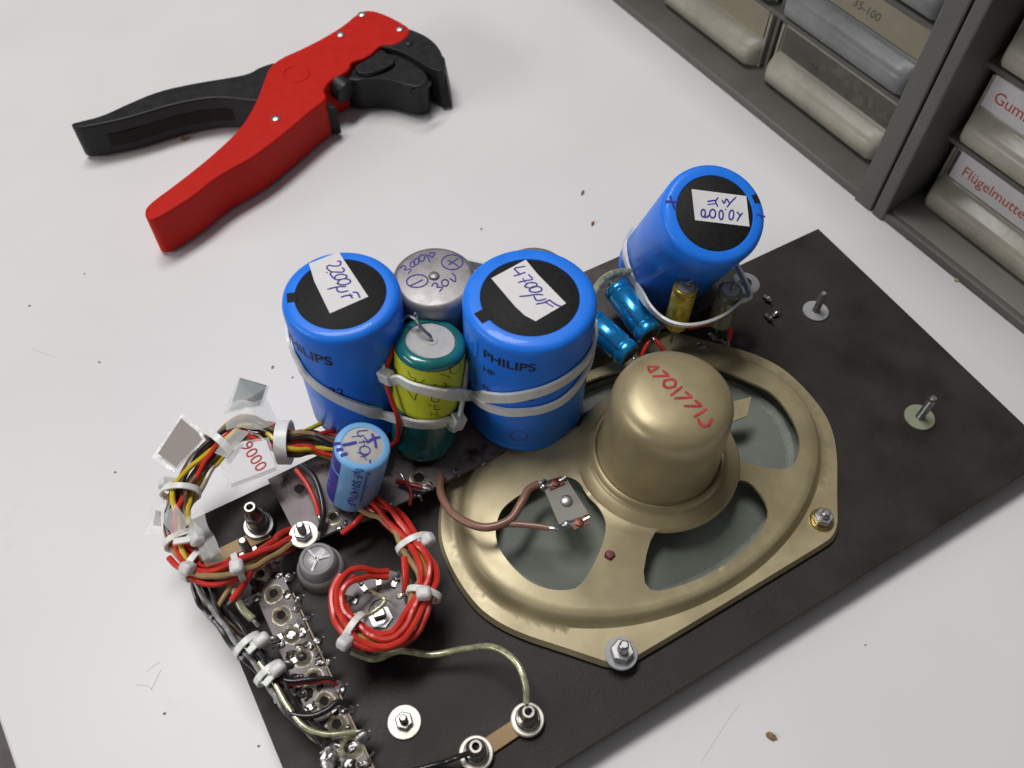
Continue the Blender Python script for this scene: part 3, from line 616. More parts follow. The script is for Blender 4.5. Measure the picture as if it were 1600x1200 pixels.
pn = M(); a0, h0 = cl.ang(cl.hit(*zz([(60, 900)])[0])); a1, _ = cl.ang(cl.hit(*zz([(205, 750)])[0]))
while a1 < a0: a1 += 2 * math.pi
cl.patch(pn, a0 - .5, a1, 1.8, L - 9.5, .06); cl.patch(pn, a0 - .5, a1, L - 8.3, L - 1.5, .06); obj('printed_panel', pn, DBLUE, tl)
lgm = M(); cl.patch(lgm, a0 + .05, a1 - .45, 6.5, 7.6, .11); cl.patch(lgm, a0 + .05, a0 + .2, 6.5, 12.0, .13); cl.patch(lgm, a0 + .05, a1 - .45, 11.2, 12.3, .11); obj('emblem', lgm, LBLUE, tl)
st3 = M()
for p0, p1 in (((150, 380), (228, 372)), ((180, 450), (255, 432)), ((228, 512), (300, 480))):
    a, b = [cl.cap(*q) for q in zz([p0, p1])]; d = (b - a).normalized(); q = cl.a.cross(d) * .55
    st3.prism([a - q + cl.a * .07, b - q + cl.a * .07, b + q + cl.a * .07, a + q + cl.a * .07], -cl.a * .1)
obj('rim_stripes', st3, DBLUE, tl)
pt_ = M(); cl.text(pt_, '0µF 50V470µF', zz([(395, 640)])[0], zz([(275, 1045)])[0], bold=.12, hgt=2.5, along=True); cl.text(pt_, 'Roederstein', zz([(515, 690)])[0], zz([(440, 1050)])[0], hgt=1.3, along=True, shear=.3); obj('printed_lettering', pt_, DBLUE, tl)
# two metallic blue axial capacitors, lying
for a, b, lab in (((961, 450), (1016, 524), 'metallic blue axial capacitor lying beside the tilted can, upper of the two'), ((922, 500), (984, 556), 'metallic blue axial capacitor lying next to the middle can, lower of the two')):
    A, B_ = at(*a, 43), at(*b, 41); r = 5.0; t = thing('axial_capacitor', lab, 'capacitor', A.lerp(B_, .5) - V((0, 0, r)), 'lying blue axial capacitors'); L = (B_ - A).length
    obj('sleeve', M().lathe([(3.6, 0), (4.6, .2), (5, .9), (5, 2.6), (4.6, 3.2), (4.6, 3.5), (5, 4.1), (5, L - 5), (4.6, L - 4.4), (4.6, L - 4), (5, L - 3.4), (5, L - .9), (4.6, L - .2), (3.6, L)], A, B_ - A, n=40), AXBLUE, t, sharp=60)
    obj('end_seals', M().lathe([(0, .3), (3.8, .2)], A, B_ - A, n=24).lathe([(3.8, L - .2), (0, L - .3)], A, B_ - A, n=24), PAXDARK, t)
    d = (B_ - A).normalized(); obj('leads', M().tube([B_, B_ + d * 3, B_ + d * 4 - V((0, 0, 6))], .4).tube([A, A - d * 3, A - d * 4 - V((0, 0, 6))], .4), SOLDER, t)
    Ca = Can(A, B_, 5.0); ik = M()
    for i in range(6): Ca.ink(ik, [[(a[0] + (b[0] - a[0]) * f + dx, a[1] + (b[1] - a[1]) * f + dy) for f, dx, dy in ((.25 + i * .1, -6, 2), (.29 + i * .1, -2, 3))]], .5, .06, side=True)
    obj('printed_marks', ik, INKBLACK, t)
for px, r, h, z, m, lab in (((1072, 447), 4.2, 21, 61, GOLD, 'small gold capacitor standing in front of the tilted blue can'), ((1142, 452), 4.3, 18, 58, OLIVE, 'small olive capacitor standing right of the gold one')):
    T_ = at(*px, z); b_ = T_ - V((0, 0, h)); t = thing('small_capacitor', lab, 'capacitor', b_)
    obj('sleeve', M().lathe([(0, 0), (r, .5), (r, h - 2.6), (r - .35, h - 2.2), (r - .35, h - 1.8), (r, h - 1.4), (r - .1, h - .5), (r - .6, h), (r - 1.2, h - .1)], b_, n=32), m, t, sharp=60)
    obj('end_disc', M().lathe([(r - 1.15, h - .15), (0, h - .1)], b_, n=24), CARD, t); obj('lead', M().tube([b_ + V((0, 0, .5)), V((b_.x, b_.y, 29))], .45).tube([T_, T_ + V((.3, 0, 1.6)), T_ + V((1.8, .8, 2.6)), T_ + V((3.4, 1.6, 3.0))], .4).blob(T_ + V((.5, .2, 1)), .8, .8, .9), SOLDER, t)
p = at(1163, 447, 44); props(obj('plastic_sleeve', M().lathe([(5.2, 0), (5.2, 1.6), (4.6, 2.0), (2.4, 2.0), (2.2, 1.0), (2.2, 0)], p, n=28), GREYW, base=p), 'grey plastic ring behind the olive capacitor', 'plastic ring')
# ------------------------------------------------------------------ laminate strips with eyelets
def eyelet(parent, c, r=2.7, ri=1.45, m=None):
    pr = [(ri, -1.2), (ri, .5), (ri + .35, .85), (r - .6, .6), (r, .12), (r + .5, .03)]
    return obj('eyelet', M().lathe(pr, c, n=26, rough=.16), m or TINNED, parent), obj('eyelet_hole_shade', M().lathe([(ri + .1, .05), (0, .05)], c, n=16), GAPSHADE, parent)  # black disc on the solid plate stands for shade in the hole
ZS = 30.0
ta = thing('tag_strip', 'brown laminate tag strip with a row of eyelets along the left edge of the board', 'tag strip', BW(-8.8, 90, ZB))
obj('plate', M().prism([BW(-13.6, 46, ZS), BW(-3.6, 46, ZS), BW(-3.9, 130.5, ZS), BW(-13.6, 132, ZS)], (0, 0, -1.3)), [PAX], ta, bevel=.15)
obj('cut_edge', M().box(BW(-3.35, 88, ZS - .6), BU * .22, BV * 30, V((0, 0, .6))), TAN, ta)
for (s, t) in ((-8.5, 124), (-8.5, 58)): obj('standoff', M().cyl(BW(s, t, ZB + .05), BW(s, t, ZS - 1.35), 2.4), BRASS, ta)
for x, y in [(407, 897), (428, 928), (440, 962), (455, 992), (473, 1027), (490, 1060), (507, 1096), (526, 1132), (548, 1168)]: eyelet(ta, at(x, y, ZS + .05), 2.5 if y != 1168 else 3.3, 1.35 if y != 1168 else 1.8)
def lug(parent, p, d, big=1.0, tall=False):
    p = V(p); mb = M(); q = V((-d.y, d.x, 0))
    mb.box(p - d * 1.3, d * 1.5, q * .75, V((0, 0, .2)) + d * .25, 1)
    mb.blob(p + V((0, 0, .4)), 1.35 * big * random.uniform(.8, 1.2), 1.2 * big * random.uniform(.8, 1.2), 1.2 * big, rough=.35)
    mb.tube([p + d * .5, p + d * 1.6 + V((0, 0, .6)), p + d * 2.0 + V((0, 0, 1.6 if tall else .2))], .32, n=6)
    return obj('solder_lug', mb, [SOLDER, DSTEEL], parent)
for x, y in [(428, 885), (452, 903), (466, 938), (480, 968), (497, 1003), (514, 1036), (533, 1077), (550, 1110), (568, 1150)]: lug(ta, at(x, y, ZS - .8), BU, 1.0 + .5 * (y in (1150, 1077)), True)
for x, y in [(390, 941), (428, 1000), (450, 1037), (455, 1077), (474, 1111), (512, 1190)]: lug(ta, at(x, y, ZS + .6), -BU, 1.15)
fx = M(); fx.blob(at(515, 1187, ZS + 1.2), 2.2, 3.2, 1.8, rough=.5); fx.blob(at(566, 1150, ZS + .3), 2.2, 2.0, 1.8, rough=.2); fx.blob(at(453, 1077, ZS + .5), 1.8, 1.6, 1.2, rough=.4); obj('solder_blobs', fx, SOLDER, ta)
FLUX = mat('brown_flux', (.030, .018, .010), .18, var=.4, scale=300, coat=.5)
rf = random.Random(21); fl_ = M()
for i in range(30):
    s_, t_ = rf.choice((-12.2, -11, -8, -5.2)) + rf.uniform(-.8, .8), rf.uniform(58, 129)
    fl_.blob(BW(s_, t_, ZS + .05), rf.uniform(.8, 2.4), rf.uniform(.8, 2.0), rf.uniform(.12, .35), rough=.6)
obj('flux_residue', fl_, FLUX, ta)
for i in range(8):
    t_ = 62 + i * 8.6 + rf.uniform(-1.2, 1.2); sd = -1 if i % 2 else 1
    s_ = -12.4 if sd < 0 else -4.4
    lm = M(); p_ = BW(s_, t_, ZS + .3); q_ = BW(s_ + sd * rf.uniform(1.5, 3), t_ + rf.uniform(-1.5, 1.5), ZS + rf.uniform(.8, 2.6))
    lm.tube([p_, p_.lerp(q_, .5) + V((0, 0, .8)), q_], rf.uniform(.25, .45), n=6); lm.blob(p_, rf.uniform(.7, 1.3), rf.uniform(.7, 1.3), rf.uniform(.5, 1.0), rough=.5)
    obj('wire_joint', lm, SOLDER, ta)
# strip under the capacitors
tq = thing('capacitor_strip', 'dark laminate strip under the upright capacitors along the back of the board', 'tag strip', BW(70, 145, ZB))
obj('plate', M().prism([BW(4.4, 158, ZS + 1), BW(4.6, 133.5, ZS + 1), BW(8, 131, ZS + 1), BW(28, 128.5, ZS + 1), BW(112, 128.5, ZS + 1), BW(112, 178, ZS + 1), BW(30, 178, ZS + 1), BW(28, 158.5, ZS + 1)], (0, 0, -1.4)), PAX, tq, bevel=.15)
for (s, t) in ((10, 152), (60, 150), (106, 152), (7, 135)): obj('standoff', M().cyl(BW(s, t, ZB + .05), BW(s, t, ZS - .45), 2.2), BRASS, tq)
for x, y in [(469, 765), (655, 747)]: eyelet(tq, at(x, y, ZS + 1.05), 2.8, 1.7, PAX if x == 469 else TINNED)
eyelet(tq, at(521, 808, ZS + 1.05), 2.2, 1.3)
for x, y, d in [(755, 726, -BV), (712, 738, -BV), (672, 759, -BV), (655, 776, -BV), (540, 818, -BV), (578, 800, -BV), (612, 790, -BV), (530, 826, -BV)]: lug(tq, at(x, y, ZS + .4), d, .75)
tr_ = thing('component_strip', 'dark laminate strip under the tilted capacitor at the far end', 'tag strip', BW(155, 150, ZB))
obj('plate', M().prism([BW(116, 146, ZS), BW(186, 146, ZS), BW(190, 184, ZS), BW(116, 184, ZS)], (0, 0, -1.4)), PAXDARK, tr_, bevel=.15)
for (s, t) in ((122, 152), (182, 152)): obj('standoff', M().cyl(BW(s, t, ZB + .05), BW(s, t, ZS - 1.45), 2.2), BRASS, tr_)
for x, y, d in [(1133, 538, -BV), (1098, 545, -BV), (1116, 529, -BV)]: lug(tr_, at(x, y, 30), d, .8, True)
t = thing('solder_tag', 'small twisted solder tags on the black board right of the tilted capacitor', 'solder tag', at(1205, 484, ZB))
for x, y, d in [(1200, 468, -BV), (1213, 490, BU), (1203, 498, -BV)]: lug(t, at(x, y, ZB + 1.4), d, .8, True)
# rotary switch wafer
ctr = at(597, 958, 29); tw = thing('switch_wafer', 'round brown switch wafer inside the loop of red wires', 'switch wafer', V((ctr.x, ctr.y, ZB)))
obj('wafer', M().lathe([(0, 0), (13.2, 0), (13.4, .3), (13.4, 1.2), (13.2, 1.5), (4, 1.5), (3.9, .9), (0, .9)], ctr, n=48, rough=.04), PAX, tw)
obj('hub', M().lathe([(3.6, .8), (3.6, 1.8), (2.2, 1.9), (2.2, 1.2), (0, 1.2)], ctr + V((0, -2, .5)), n=6), STEEL, tw)
obj('standoff', M().cyl(V((ctr.x, ctr.y, ZB + .05)), ctr - V((0, 0, .05)), 3.5), BRASS, tw)
for k in range(12):
    a = k * math.pi / 6 + .2; d = V((math.cos(a), math.sin(a), 0)); lug(tw, ctr + d * 10.8 + V((0, 0, 1.9)), d, .7, True)
for k in range(5):
    a = k * 1.25 + .8; d = V((math.cos(a), math.sin(a), 0)); obj('contact', M().blob(ctr + d * 7 + V((0, 0, 1.7)), 1.2, 1.0, .7, rough=.4), TINNED, tw)
hs = at(592, 958, 32); obj('bright_spacer', M().box(hs, V((1.7, .6, 0)), V((-.5, 1.3, 0)), V((0, 0, .9))), STEEL, tw, bevel=.3)
# ------------------------------------------------------------------ wires
def bundle(name, label, center, colors, spread, rw=.8, twist=1.2, seed=1, ends=None, jit=.35):
    rnd = random.Random(seed); C_ = smooth_path([at(*p) for p in center], 4); N = len(C_); n = len(colors)
    t = thing(name, label, 'wire bundle', V((C_[N // 2].x, C_[N // 2].y, 0 if name == 'x' else C_[N // 2].z - spread)), 'bundles of coloured wire')
    for i, m in enumerate(colors):
        a0 = 2 * math.pi * i / max(1, n - 1); r0 = spread * (0 if i == n - 1 and n > 4 else rnd.uniform(.75, 1.05)); ph = rnd.uniform(0, 6)
        P = []
        e0, e1 = (ends[i] if ends and i < len(ends) and ends[i] else (0, N))
        for j in range(N):
            if not (e0 <= j < e1): continue
            tn = (C_[min(j + 1, N - 1)] - C_[max(j - 1, 0)]).normalized(); sd = V((0, 0, 1)).cross(tn)
            sd = sd.normalized() if sd.length > .05 else V((1, 0, 0)); up = tn.cross(sd)
            a = a0 + twist * j / N + .35 * math.sin(j * .5 + ph); r = r0 * (1 + .2 * math.sin(j * .7 + ph))
            P.append(C_[j] + sd * r * math.cos(a) + up * r * math.sin(a) * .8 + V((rnd.uniform(-1, 1), rnd.uniform(-1, 1), rnd.uniform(-1, 1))) * jit * .4)
        obj('wire', M().tube(P, rw if m is not WCLR else rw * .9, n=8, sub=3), m, t)
    return t
bundle('wire_bundle', 'thick bundle of red, yellow, tan and black wires curving round the back left corner', [(600, 712, 36), (540, 700, 38), (490, 692, 39), (445, 692, 41), (405, 672, 42), (370, 672, 42), (325, 712, 42), (290, 760, 41), (278, 800, 40), (288, 845, 40), (318, 885, 39)],
       [WRED, WYEL, WBLACK, WBRN, WTAN, WRED, WBLACK, WOCH, WGREY, WBEI, WYEL, WBRN, WTAN], 4.0, .85, 1.6, 3)
bundle('wire_bundle', 'bundle of red wires with a tan one running to the bright washer', [(262, 800, 40), (262, 840, 40), (290, 880, 40), (330, 897, 40), (385, 882, 39), (425, 858, 35), (455, 840, 28), (500, 818, 26)], [WRED, WRED, WTAN, WRED, WDRED, WRED, WTAN], 2.6, .95, 1.0, 5, ends=[None, (4, 99), (8, 99), (6, 99), (8, 99), (8, 99)])
bundle('wire_bundle', 'bundle of black and clear wires running down along the eyelet strip', [(300, 860, 38), (315, 905, 37), (333, 945, 35), (362, 985, 34), (395, 1018, 34), (425, 1056, 33), (450, 1100, 32), (475, 1135, 31.5), (505, 1160, 31)], [WBLACK, WBLACK, WGREY, WBLACK, WCLR, WBRN, WBLACK, WBLACK], 2.7, .8, 1.3, 8, ends=[None, None, (0, 26), (0, 24), (6, 99), None, None, (0, 28)])
bundle('wire_bundle', 'bundle of red wires looping round the switch wafer', [(560, 775, 34), (600, 800, 36), (632, 830, 38), (655, 868, 40), (668, 905, 41), (660, 940, 41), (635, 985, 40), (595, 1003, 40), (553, 990, 40), (530, 955, 40), (537, 915, 40), (565, 893, 38), (603, 892, 34)],
       [WRED, WRED, WRED, WTAN, WRED, WDRED, WRED, WOCH], 2.9, .95, 1.8, 11, ends=[None, None, (0, 38), (0, 40), (0, 44), (0, 34), (0, 42), (8, 40)])
def wire(label, pts, m, r=.85, strip=None, group=None, z0=None):
    P = [at(*p) for p in pts]; mb = M().tube(P, r, n=10)
    t = thing('wire', label, 'wire', P[len(P) // 2] - V((0, 0, r)), group); obj('insulation', mb, m, t)
    tip = M(); d = (P[-1] - P[-2]).normalized(); tip.tube([P[-1], P[-1] + d * 1.4, P[-1] + d * 2.6 - V((0, 0, .3))], r * .5, n=6); obj('bare_end', tip, SOLDER, t); return t
wire('clear insulated wire curving across the board to the cream washer post', [(548, 1018, 33), (585, 1030, 31), (625, 1017, 30), (675, 1023, 29), (725, 1014, 31), (770, 1011, 34), (805, 1033, 36), (820, 1065, 36), (823, 1098, 33)], WCLR, 1.0)
wire('black wire leaving the terminal post at the bottom edge', [(690, 1192, 25), (715, 1183, 28), (738, 1174, 30), (744, 1166, 32)][::-1] + [(640, 1206, 24), (600, 1216, 24)], WBLACK, .8)
wire('thick brown wire looping to the speaker terminal strip', [(688, 742, 33), (690, 775, 35), (712, 806, 37), (755, 824, 39), (795, 813, 40), (815, 785, 41), (826, 765, 41), (842, 756, 41)], WCOP, 1.35)
wire('thinner copper brown wire to the lower speaker terminal', [(770, 822, 38), (800, 819, 39.5), (830, 821, 40.5), (858, 825, 41)], WCOP, 1.0)
wire('red wire running down beside the yellow taped capacitor', [(624, 508, 79), (612, 545, 76), (603, 590, 68), (612, 625, 62), (622, 655, 55), (621, 685, 44), (612, 695, 38)][::-1], WRED, .8)
wire('short red wire beneath the pale blue capacitor', [(535, 833, 32), (552, 820, 34), (566, 806, 34)], WRED, 1.0)
wire('black wire hanging over the brown strip to the bright washer', [(470, 727, 38), (490, 745, 37), (501, 775, 36), (505, 805, 35), (500, 830, 33)], WBLACK, 1.0)
wire('thin red wire beside the black one on the brown strip', [(462, 733, 36), (480, 757, 35), (493, 785, 34), (498, 805, 33)], WRED, .8)
wire('dark red wire on the shaded strip near the eyelet', [(640, 790, 33), (642, 768, 34), (632, 750, 35)], WDRED, .6); wire('dark red wire with bare end pointing to the loudspeaker', [(620, 752, 33), (640, 757, 34), (660, 762, 34)], WDRED, .9)
wire('red wire bridging under the tie in front of the gold capacitor', [(1075, 512, 36), (1100, 507, 38), (1128, 507, 38), (1141, 515, 37), (1139, 530, 34)], WRED, 1.0)
wire('red wire hooked behind the magnet cover', [(1003, 556, 36), (1010, 540, 39), (1020, 529, 40), (1030, 538, 39), (1042, 556, 36)], WRED, .8)
wire('olive clear wire arching over the back edge behind the axial capacitors', [(925, 462, 50), (940, 440, 50), (960, 428, 48), (985, 424, 46)], WCLR, 1.5)
wire('black and red wire pair crossing the eyelet strip, black one', [(425, 1052, 34), (450, 1064, 34), (480, 1062, 34), (510, 1060, 33), (525, 1064, 32)], WBLACK, .75, group=None)
wire('red wire of the pair crossing the eyelet strip', [(428, 1060, 33.4), (450, 1069, 33.2), (480, 1066, 33), (510, 1064, 32.6), (528, 1068, 31.5)], WDRED, .7)
wire('black wire sagging across the eyelet strip to its right edge', [(440, 1095, 33), (455, 1115, 34), (485, 1119, 34), (510, 1110, 34), (528, 1097, 33.5), (545, 1103, 32)], WBLACK, .9)
wire('clear wire crossing the lower end of the eyelet strip', [(405, 1035, 34), (430, 1070, 34), (450, 1105, 34), (475, 1135, 34), (505, 1147, 33.5), (535, 1146, 33), (555, 1143, 32.5)], WCLR, .8)
wire('clear wire hook standing in the middle of the switch wafer', [(565, 965, 37), (585, 955, 38), (600, 942, 38), (598, 933, 38), (584, 928, 36)], WCLR, .75)
wire('short red wire end at the right of the switch wafer', [(632, 870, 40), (634, 900, 38), (634, 925, 34)], WRED, 1.15)
wire('red wire turning down from the left tie', [(392, 892, 39), (380, 915, 38), (362, 938, 36)], WRED, 1.1); wire('tan wire turning down beside the red one at the left tie', [(378, 895, 38), (358, 920, 37), (338, 952, 36)], WTAN, .8)
wire('pale grey green wire end by the upper eyelets', [(365, 920, 36), (378, 950, 34), (395, 968, 33)], WCLR, 1.2)
wire('yellow wire leaving the back of the left blue can', [(505, 660, 37), (480, 672, 39), (455, 683, 41)], WYEL, .8); wire('red wire leaving the bundle under the left blue can', [(535, 668, 37), (495, 680, 40), (455, 688, 42)], WRED, .9)
wire('pale yellow wire peeping over the tan strip', [(340, 872, 36), (358, 878, 37), (372, 884, 37)], WOCH, .8)
# ------------------------------------------------------------------ cable ties
def tie(label, p, q, z, rad, head, hz, hsz=(3.6, 2.7, 2.4), tail=None, flat=.8, wd=1.9, hdir=None):
    """loop round a bundle whose direction runs from photo point p to q; head block at photo point head"""
    A, B_ = at(*p, z), at(*q, z); c = A.lerp(B_, .5); d = (B_ - A).normalized(); sd = V((0, 0, 1)).cross(d).normalized()
    t = thing('cable_tie', label, 'cable tie', c - V((0, 0, rad)), 'small white cable ties')
    loop_ = [c + sd * rad * math.cos(a) + V((0, 0, 1)) * rad * flat * math.sin(a) for a in [2 * math.pi * k / 14 for k in range(14)]]
    obj('strap', M().strap(loop_, d, wd, .7, closed=True, sub=3), NYLONB, t)
    if head:
        h = at(*head, hz); o = (h - c); o = (o - d * o.dot(d)); o = o.normalized() if o.length > .1 else sd
        if hdir: o = (at(*hdir, hz) - h).normalized()
        y_ = (d - o * d.dot(o)).normalized(); zc = o.cross(y_)
        hb = M().box(h, o * hsz[0] * .54, y_ * hsz[1] * .55, zc * hsz[2] * .55); hh = obj('head', hb, NYLON, t, bevel=1.05, segs=3)
        mb = M().strap([c + (h - c) * .45 + V((0, 0, rad * .55)), h - o * 1.8], y_, wd * .9, .9, sub=2); obj('neck', mb, NYLONB, t)
        if tail:
            T = at(*tail, hz - .5); obj('tail', M().strap([h + (T - h) * .25, T], d, wd, 1.0), NYLONB, t, bevel=.15)
    return t
tie('cable tie on the red bundle right of the pale blue capacitor, head towards loudspeaker', (640, 838), (652, 862), 38, 5.0, (668, 843), 41, hsz=(4, 3.4, 3.2))
tie('cable tie with round white head at the right side of the red wire loop', (666, 915), (658, 942), 40, 4.6, (662, 927), 45, hsz=(4, 3.4, 3.4), hdir=(690, 925))
tie('cable tie with white head at the lower left of the red wire loop', (565, 990), (542, 975), 40, 4.6, (539, 1003), 42.5, hsz=(4.2, 3.4, 3.4))
tie('cable tie with large white head above the upper eyelet, on the red and tan wires', (362, 892), (385, 882), 39, 4.2, (370, 886), 44.5, hsz=(4, 3.6, 3.4), hdir=(372, 910))
tie('cable tie head at the left, where the red wires meet the black bundle', (290, 875), (320, 890), 39, 4.8, (293, 888), 43.5, hsz=(4.2, 3.4, 3.4))
tie('cable tie on the crumpled tape, above the leftmost lower head', (283, 828), (292, 860), 40, 5.4, (308, 842), 45.5, hsz=(4.2, 3.2, 3.2), tail=(272, 848))
tie('cable tie with head at the far left of the wire arc, over the table', (285, 755), (280, 785), 41, 5.6, (262, 756), 43, hsz=(4.8, 3.4, 3.4))
tie('upper of two tailed cable ties on the black bundle beside the eyelets', (375, 995), (400, 1022), 34, 4.0, (409, 1000), 37.5, hsz=(4.2, 3.0, 3.2), tail=(388, 1020), hdir=(425, 988))
tie('lower of two tailed cable ties on the black bundle beside the eyelets', (410, 1038), (432, 1066), 33.5, 4.0, (434, 1045), 37, hsz=(4.2, 3.0, 3.2), tail=(412, 1070), hdir=(450, 1032))
tie('broad cable tie clasping the flat row of wires left of the pale blue capacitor', (436, 691), (454, 691), 40, 6.6, None, 0, wd=4.0, flat=1.0)
tie('thin cable tie strap crossing the wires between the two grey foil tags', (355, 683), (330, 705), 42, 5.6, None, 0, wd=2.4)
# long ties round the cans
UPV = V((0, 0, 1))
def around(c, px_list, lift=.35): return [c.hit(x, y, c.r + lift) for x, y in px_list]
def arc(c, a0, a1, h, n=7, lift=.4): return [c.pt(a0 + (a1 - a0) * i / (n - 1), h, c.r + lift) for i in range(n)]
def long_tie(label, pts, head=None, hd=None, wd=4.1, cen=None, up=UPV, closed=True, hs=(4.6, 4.2, 3.0)):
    t = thing('cable_tie', label, 'cable tie', pts[0], 'long cable ties round the capacitors')
    obj('strap', M().strap(pts, up, wd, .9, closed=closed, sub=10, center=cen, teeth=.07), NYLONB, t)
    if head:
        h = V(head); x = V(hd).normalized(); z_ = V(up); z_ = (z_ - x * z_.dot(x)).normalized(); y_ = z_.cross(x)
        obj('head', M().box(h, x * hs[0] * .5, z_ * hs[1] * .55, y_ * hs[2] * .6), NYLON, t, bevel=.6, segs=3)
    return t
def ang_of(c, p): return c.ang(p)[0]
f47 = around(c47, [(738, 617), (765, 619), (795, 620), (825, 615), (855, 606), (882, 592)]); e = f47[-1]; a_, h_ = c47.ang(e)
fg = around(cg, [(624, 592), (642, 601), (662, 607), (684, 612), (702, 614)], .6)
hd1 = fg[0] + (fg[0] - fg[1]).normalized() * 5 + V((0, -1.5, 0))
b47 = arc(c47, a_ + .35, a_ + 2.5, h_ + 1, 7)
sil = [cs.pt(cs.ang(BW(74, 190, 60))[0] + da, 30, cs.r + .5) for da in (-.5, .3)]
sil = [BW(82, 181, h_ + 33), BW(66, 179, h_ + 33), BW(57, 168, h_ + 33), BW(52, 158, h_ + 33)]
long_tie('cable tie with head left of the yellow tape, running across the middle blue can', [hd1] + fg + f47 + b47 + sil, hd1 + V((0, 0, .3)), fg[0] - fg[1], cen=BW(75, 155, 60))
g47 = around(c47, [(729, 600), (742, 620), (762, 634), (790, 642), (820, 642), (850, 637), (878, 624), (900, 602)]); a_, h_ = c47.ang(g47[-1])
long_tie('second cable tie round the middle blue can, lower and without a visible head', g47 + arc(c47, a_ + .35, a_ + 3.3, h_ + 3, 9), wd=3.4, cen=BW(92, 141, 60))
h22 = around(c22, [(600, 647), (575, 640), (548, 630), (522, 618), (498, 603), (480, 586), (470, 570)]); a_, h_ = c22.ang(h22[-1])
gg = around(cg, [(700, 657), (680, 661), (655, 661), (635, 657)], .6); hd2 = gg[0] + (gg[0] - gg[1]).normalized() * 3.4 + V((0, -1.2, 0))
long_tie('cable tie with head below the yellow tape, running left round the left blue can', [hd2] + gg + h22 + arc(c22, a_ - .3, a_ - 2.6, h_ + 4, 7) + [BW(70, 181.5, h_ + 36), BW(84, 178, h_ + 36), BW(79, 160, h_ + 34), BW(76, 150, h_ + 32)], hd2 + V((0, 0, .2)), gg[0] - gg[1], cen=BW(60, 160, 60), hs=(4.4, 5.0, 3.4))
k10 = around(c10, [(990, 356), (979, 378), (979, 400), (986, 425), (997, 448)], .4)
ar, _ = c10.ang(c10.b + BU * 20); a0, h0 = c10.ang(k10[0]); ab, _ = c10.ang(c10.b + BV * 20)
dl = (a0 - ar) % (2 * math.pi); db = (ab - ar) % (2 * math.pi)
if db > dl: dl -= 2 * math.pi
k_ = k10 + [at(1013, 474, 53), at(1037, 497, 53), at(1065, 506, 54), at(1098, 503, 55), at(1130, 490, 56), at(1155, 470, 55), at(1168, 455, 53), c10.pt(ar, 20, 17.3)]
nrm = V((.35, .55, .75)).normalized()
long_tie('cable tie slung round the tilted blue can and the gold and olive capacitors', k_, wd=2.9, cen=c10.pt(0, 22, 0), up=c10.a, closed=False)
tl2 = thing('cable_tie', 'cable tie strap seen between the aluminium can and the middle blue can', 'cable tie', at(715, 480, 66), 'long cable ties round the capacitors'); obj('strap', M().strap([at(695, 493, 68), at(708, 486, 68), at(726, 478, 68), at(740, 470, 68)], UPV, 2.6, .8), NYLONB, tl2)
# ------------------------------------------------------------------ taped tags
def tag(label, outer, inner, im, z, th=.35, name='foil_tag', cat='foil tag', group='taped tags on the wires'):
    zs = z if isinstance(z, (list, tuple)) else [z] * len(outer)
    P = [at(x, y, q) for (x, y), q in zip(outer, zs)]; n = (P[1] - P[0]).cross(P[2] - P[0]).normalized(); n = n if n.z > 0 else -n
    t = thing(name, label, cat, sum(P, V()) / len(P), group)
    obj('clear_film', M().prism([p - n * .05 for p in P], -n * .1), TAPE, t)
    if inner:
        c = P[0]; Q = [on_plane(x, y, c + n * .05, n) for x, y in inner]; obj('insert', M().prism([q + n * .09 for q in Q], -n * .08), im, t)
    return t, P, n
z1 = zoomed(220, 560, 6.667)
tag('blue grey foil tag sticking up behind the wire arc', z1([(1020, 190), (1340, 285), (1270, 500), (865, 580)]), z1([(1035, 203), (1312, 282), (1240, 490), (922, 545)]), FOILB, [52, 52, 45, 45])
tag('brown grey foil tag sticking out to the left of the wire arc', z1([(430, 568), (620, 730), (668, 850), (345, 1190), (108, 1030)]), z1([(420, 625), (590, 765), (640, 840), (365, 1130), (178, 990)]), FOIL, [44, 43.2, 43, 42.4, 43.4])
t9, P9, n9 = tag('white taped tag printed 9000 in red, inside the wire arc', [(344, 724), (372, 690), (420, 683), (436, 733), (358, 768)], [(350, 724), (374, 695), (416, 688), (430, 730), (360, 757)], PAPER, [46, 47, 47, 44, 43.5])
vs, fs, wd = text_geo('9000', 10, .02); o_ = on_plane(376, 697, P9[0] + n9 * .2, n9); e_ = on_plane(403, 738, P9[0] + n9 * .2, n9); xd = (e_ - o_); W = xd.length; xd.normalize(); yd = n9.cross(xd)
obj('lettering', M().add([o_ + xd * x * W / wd + yd * (y * W / wd - .2) for x, y in vs], fs), INKRED, t9)
z2 = zoomed(220, 720, 5.454)
tag('clear taped tag hanging out at the far left of the wire arc', z2([(120, 270), (200, 300), (215, 620), (28, 622)]), z2([(130, 420), (170, 430), (175, 560), (105, 550)]), FOIL, [38, 40, 37, 34])
def tape(label, pts, wd, up):
    P = [at(*p) for p in pts]; mb = M().strap(P, up, wd, .12, sub=6, center=P[0] - V((0, 0, 30))); props(obj('tape_scrap', mb, TAPE, base=P[0]), label, 'tape', 'crumpled clear tape on the wires')
tape('clear tape wrapped over the wires below the blue grey foil tag', [(352, 652, 47), (375, 646, 48.5), (400, 650, 48), (425, 640, 47)], 9, V((0, 1, .3)))
tape('crumpled clear tape among the ties at the left end of the arc', [(305, 800, 46), (312, 830, 48), (322, 846, 45), (330, 866, 47), (338, 880, 44)], 6, V((1, .5, .5)))
tape('pointed strip of clear tape beside the white printed tag', [(378, 672, 47), (362, 690, 48), (345, 712, 47.5)], 6, V((.5, -.5, .2)))
tape('curled strip of clear tape over the left side of the arc', [(262, 798, 45), (272, 812, 46.5), (285, 828, 46)], 6, V((.8, .5, .2)))
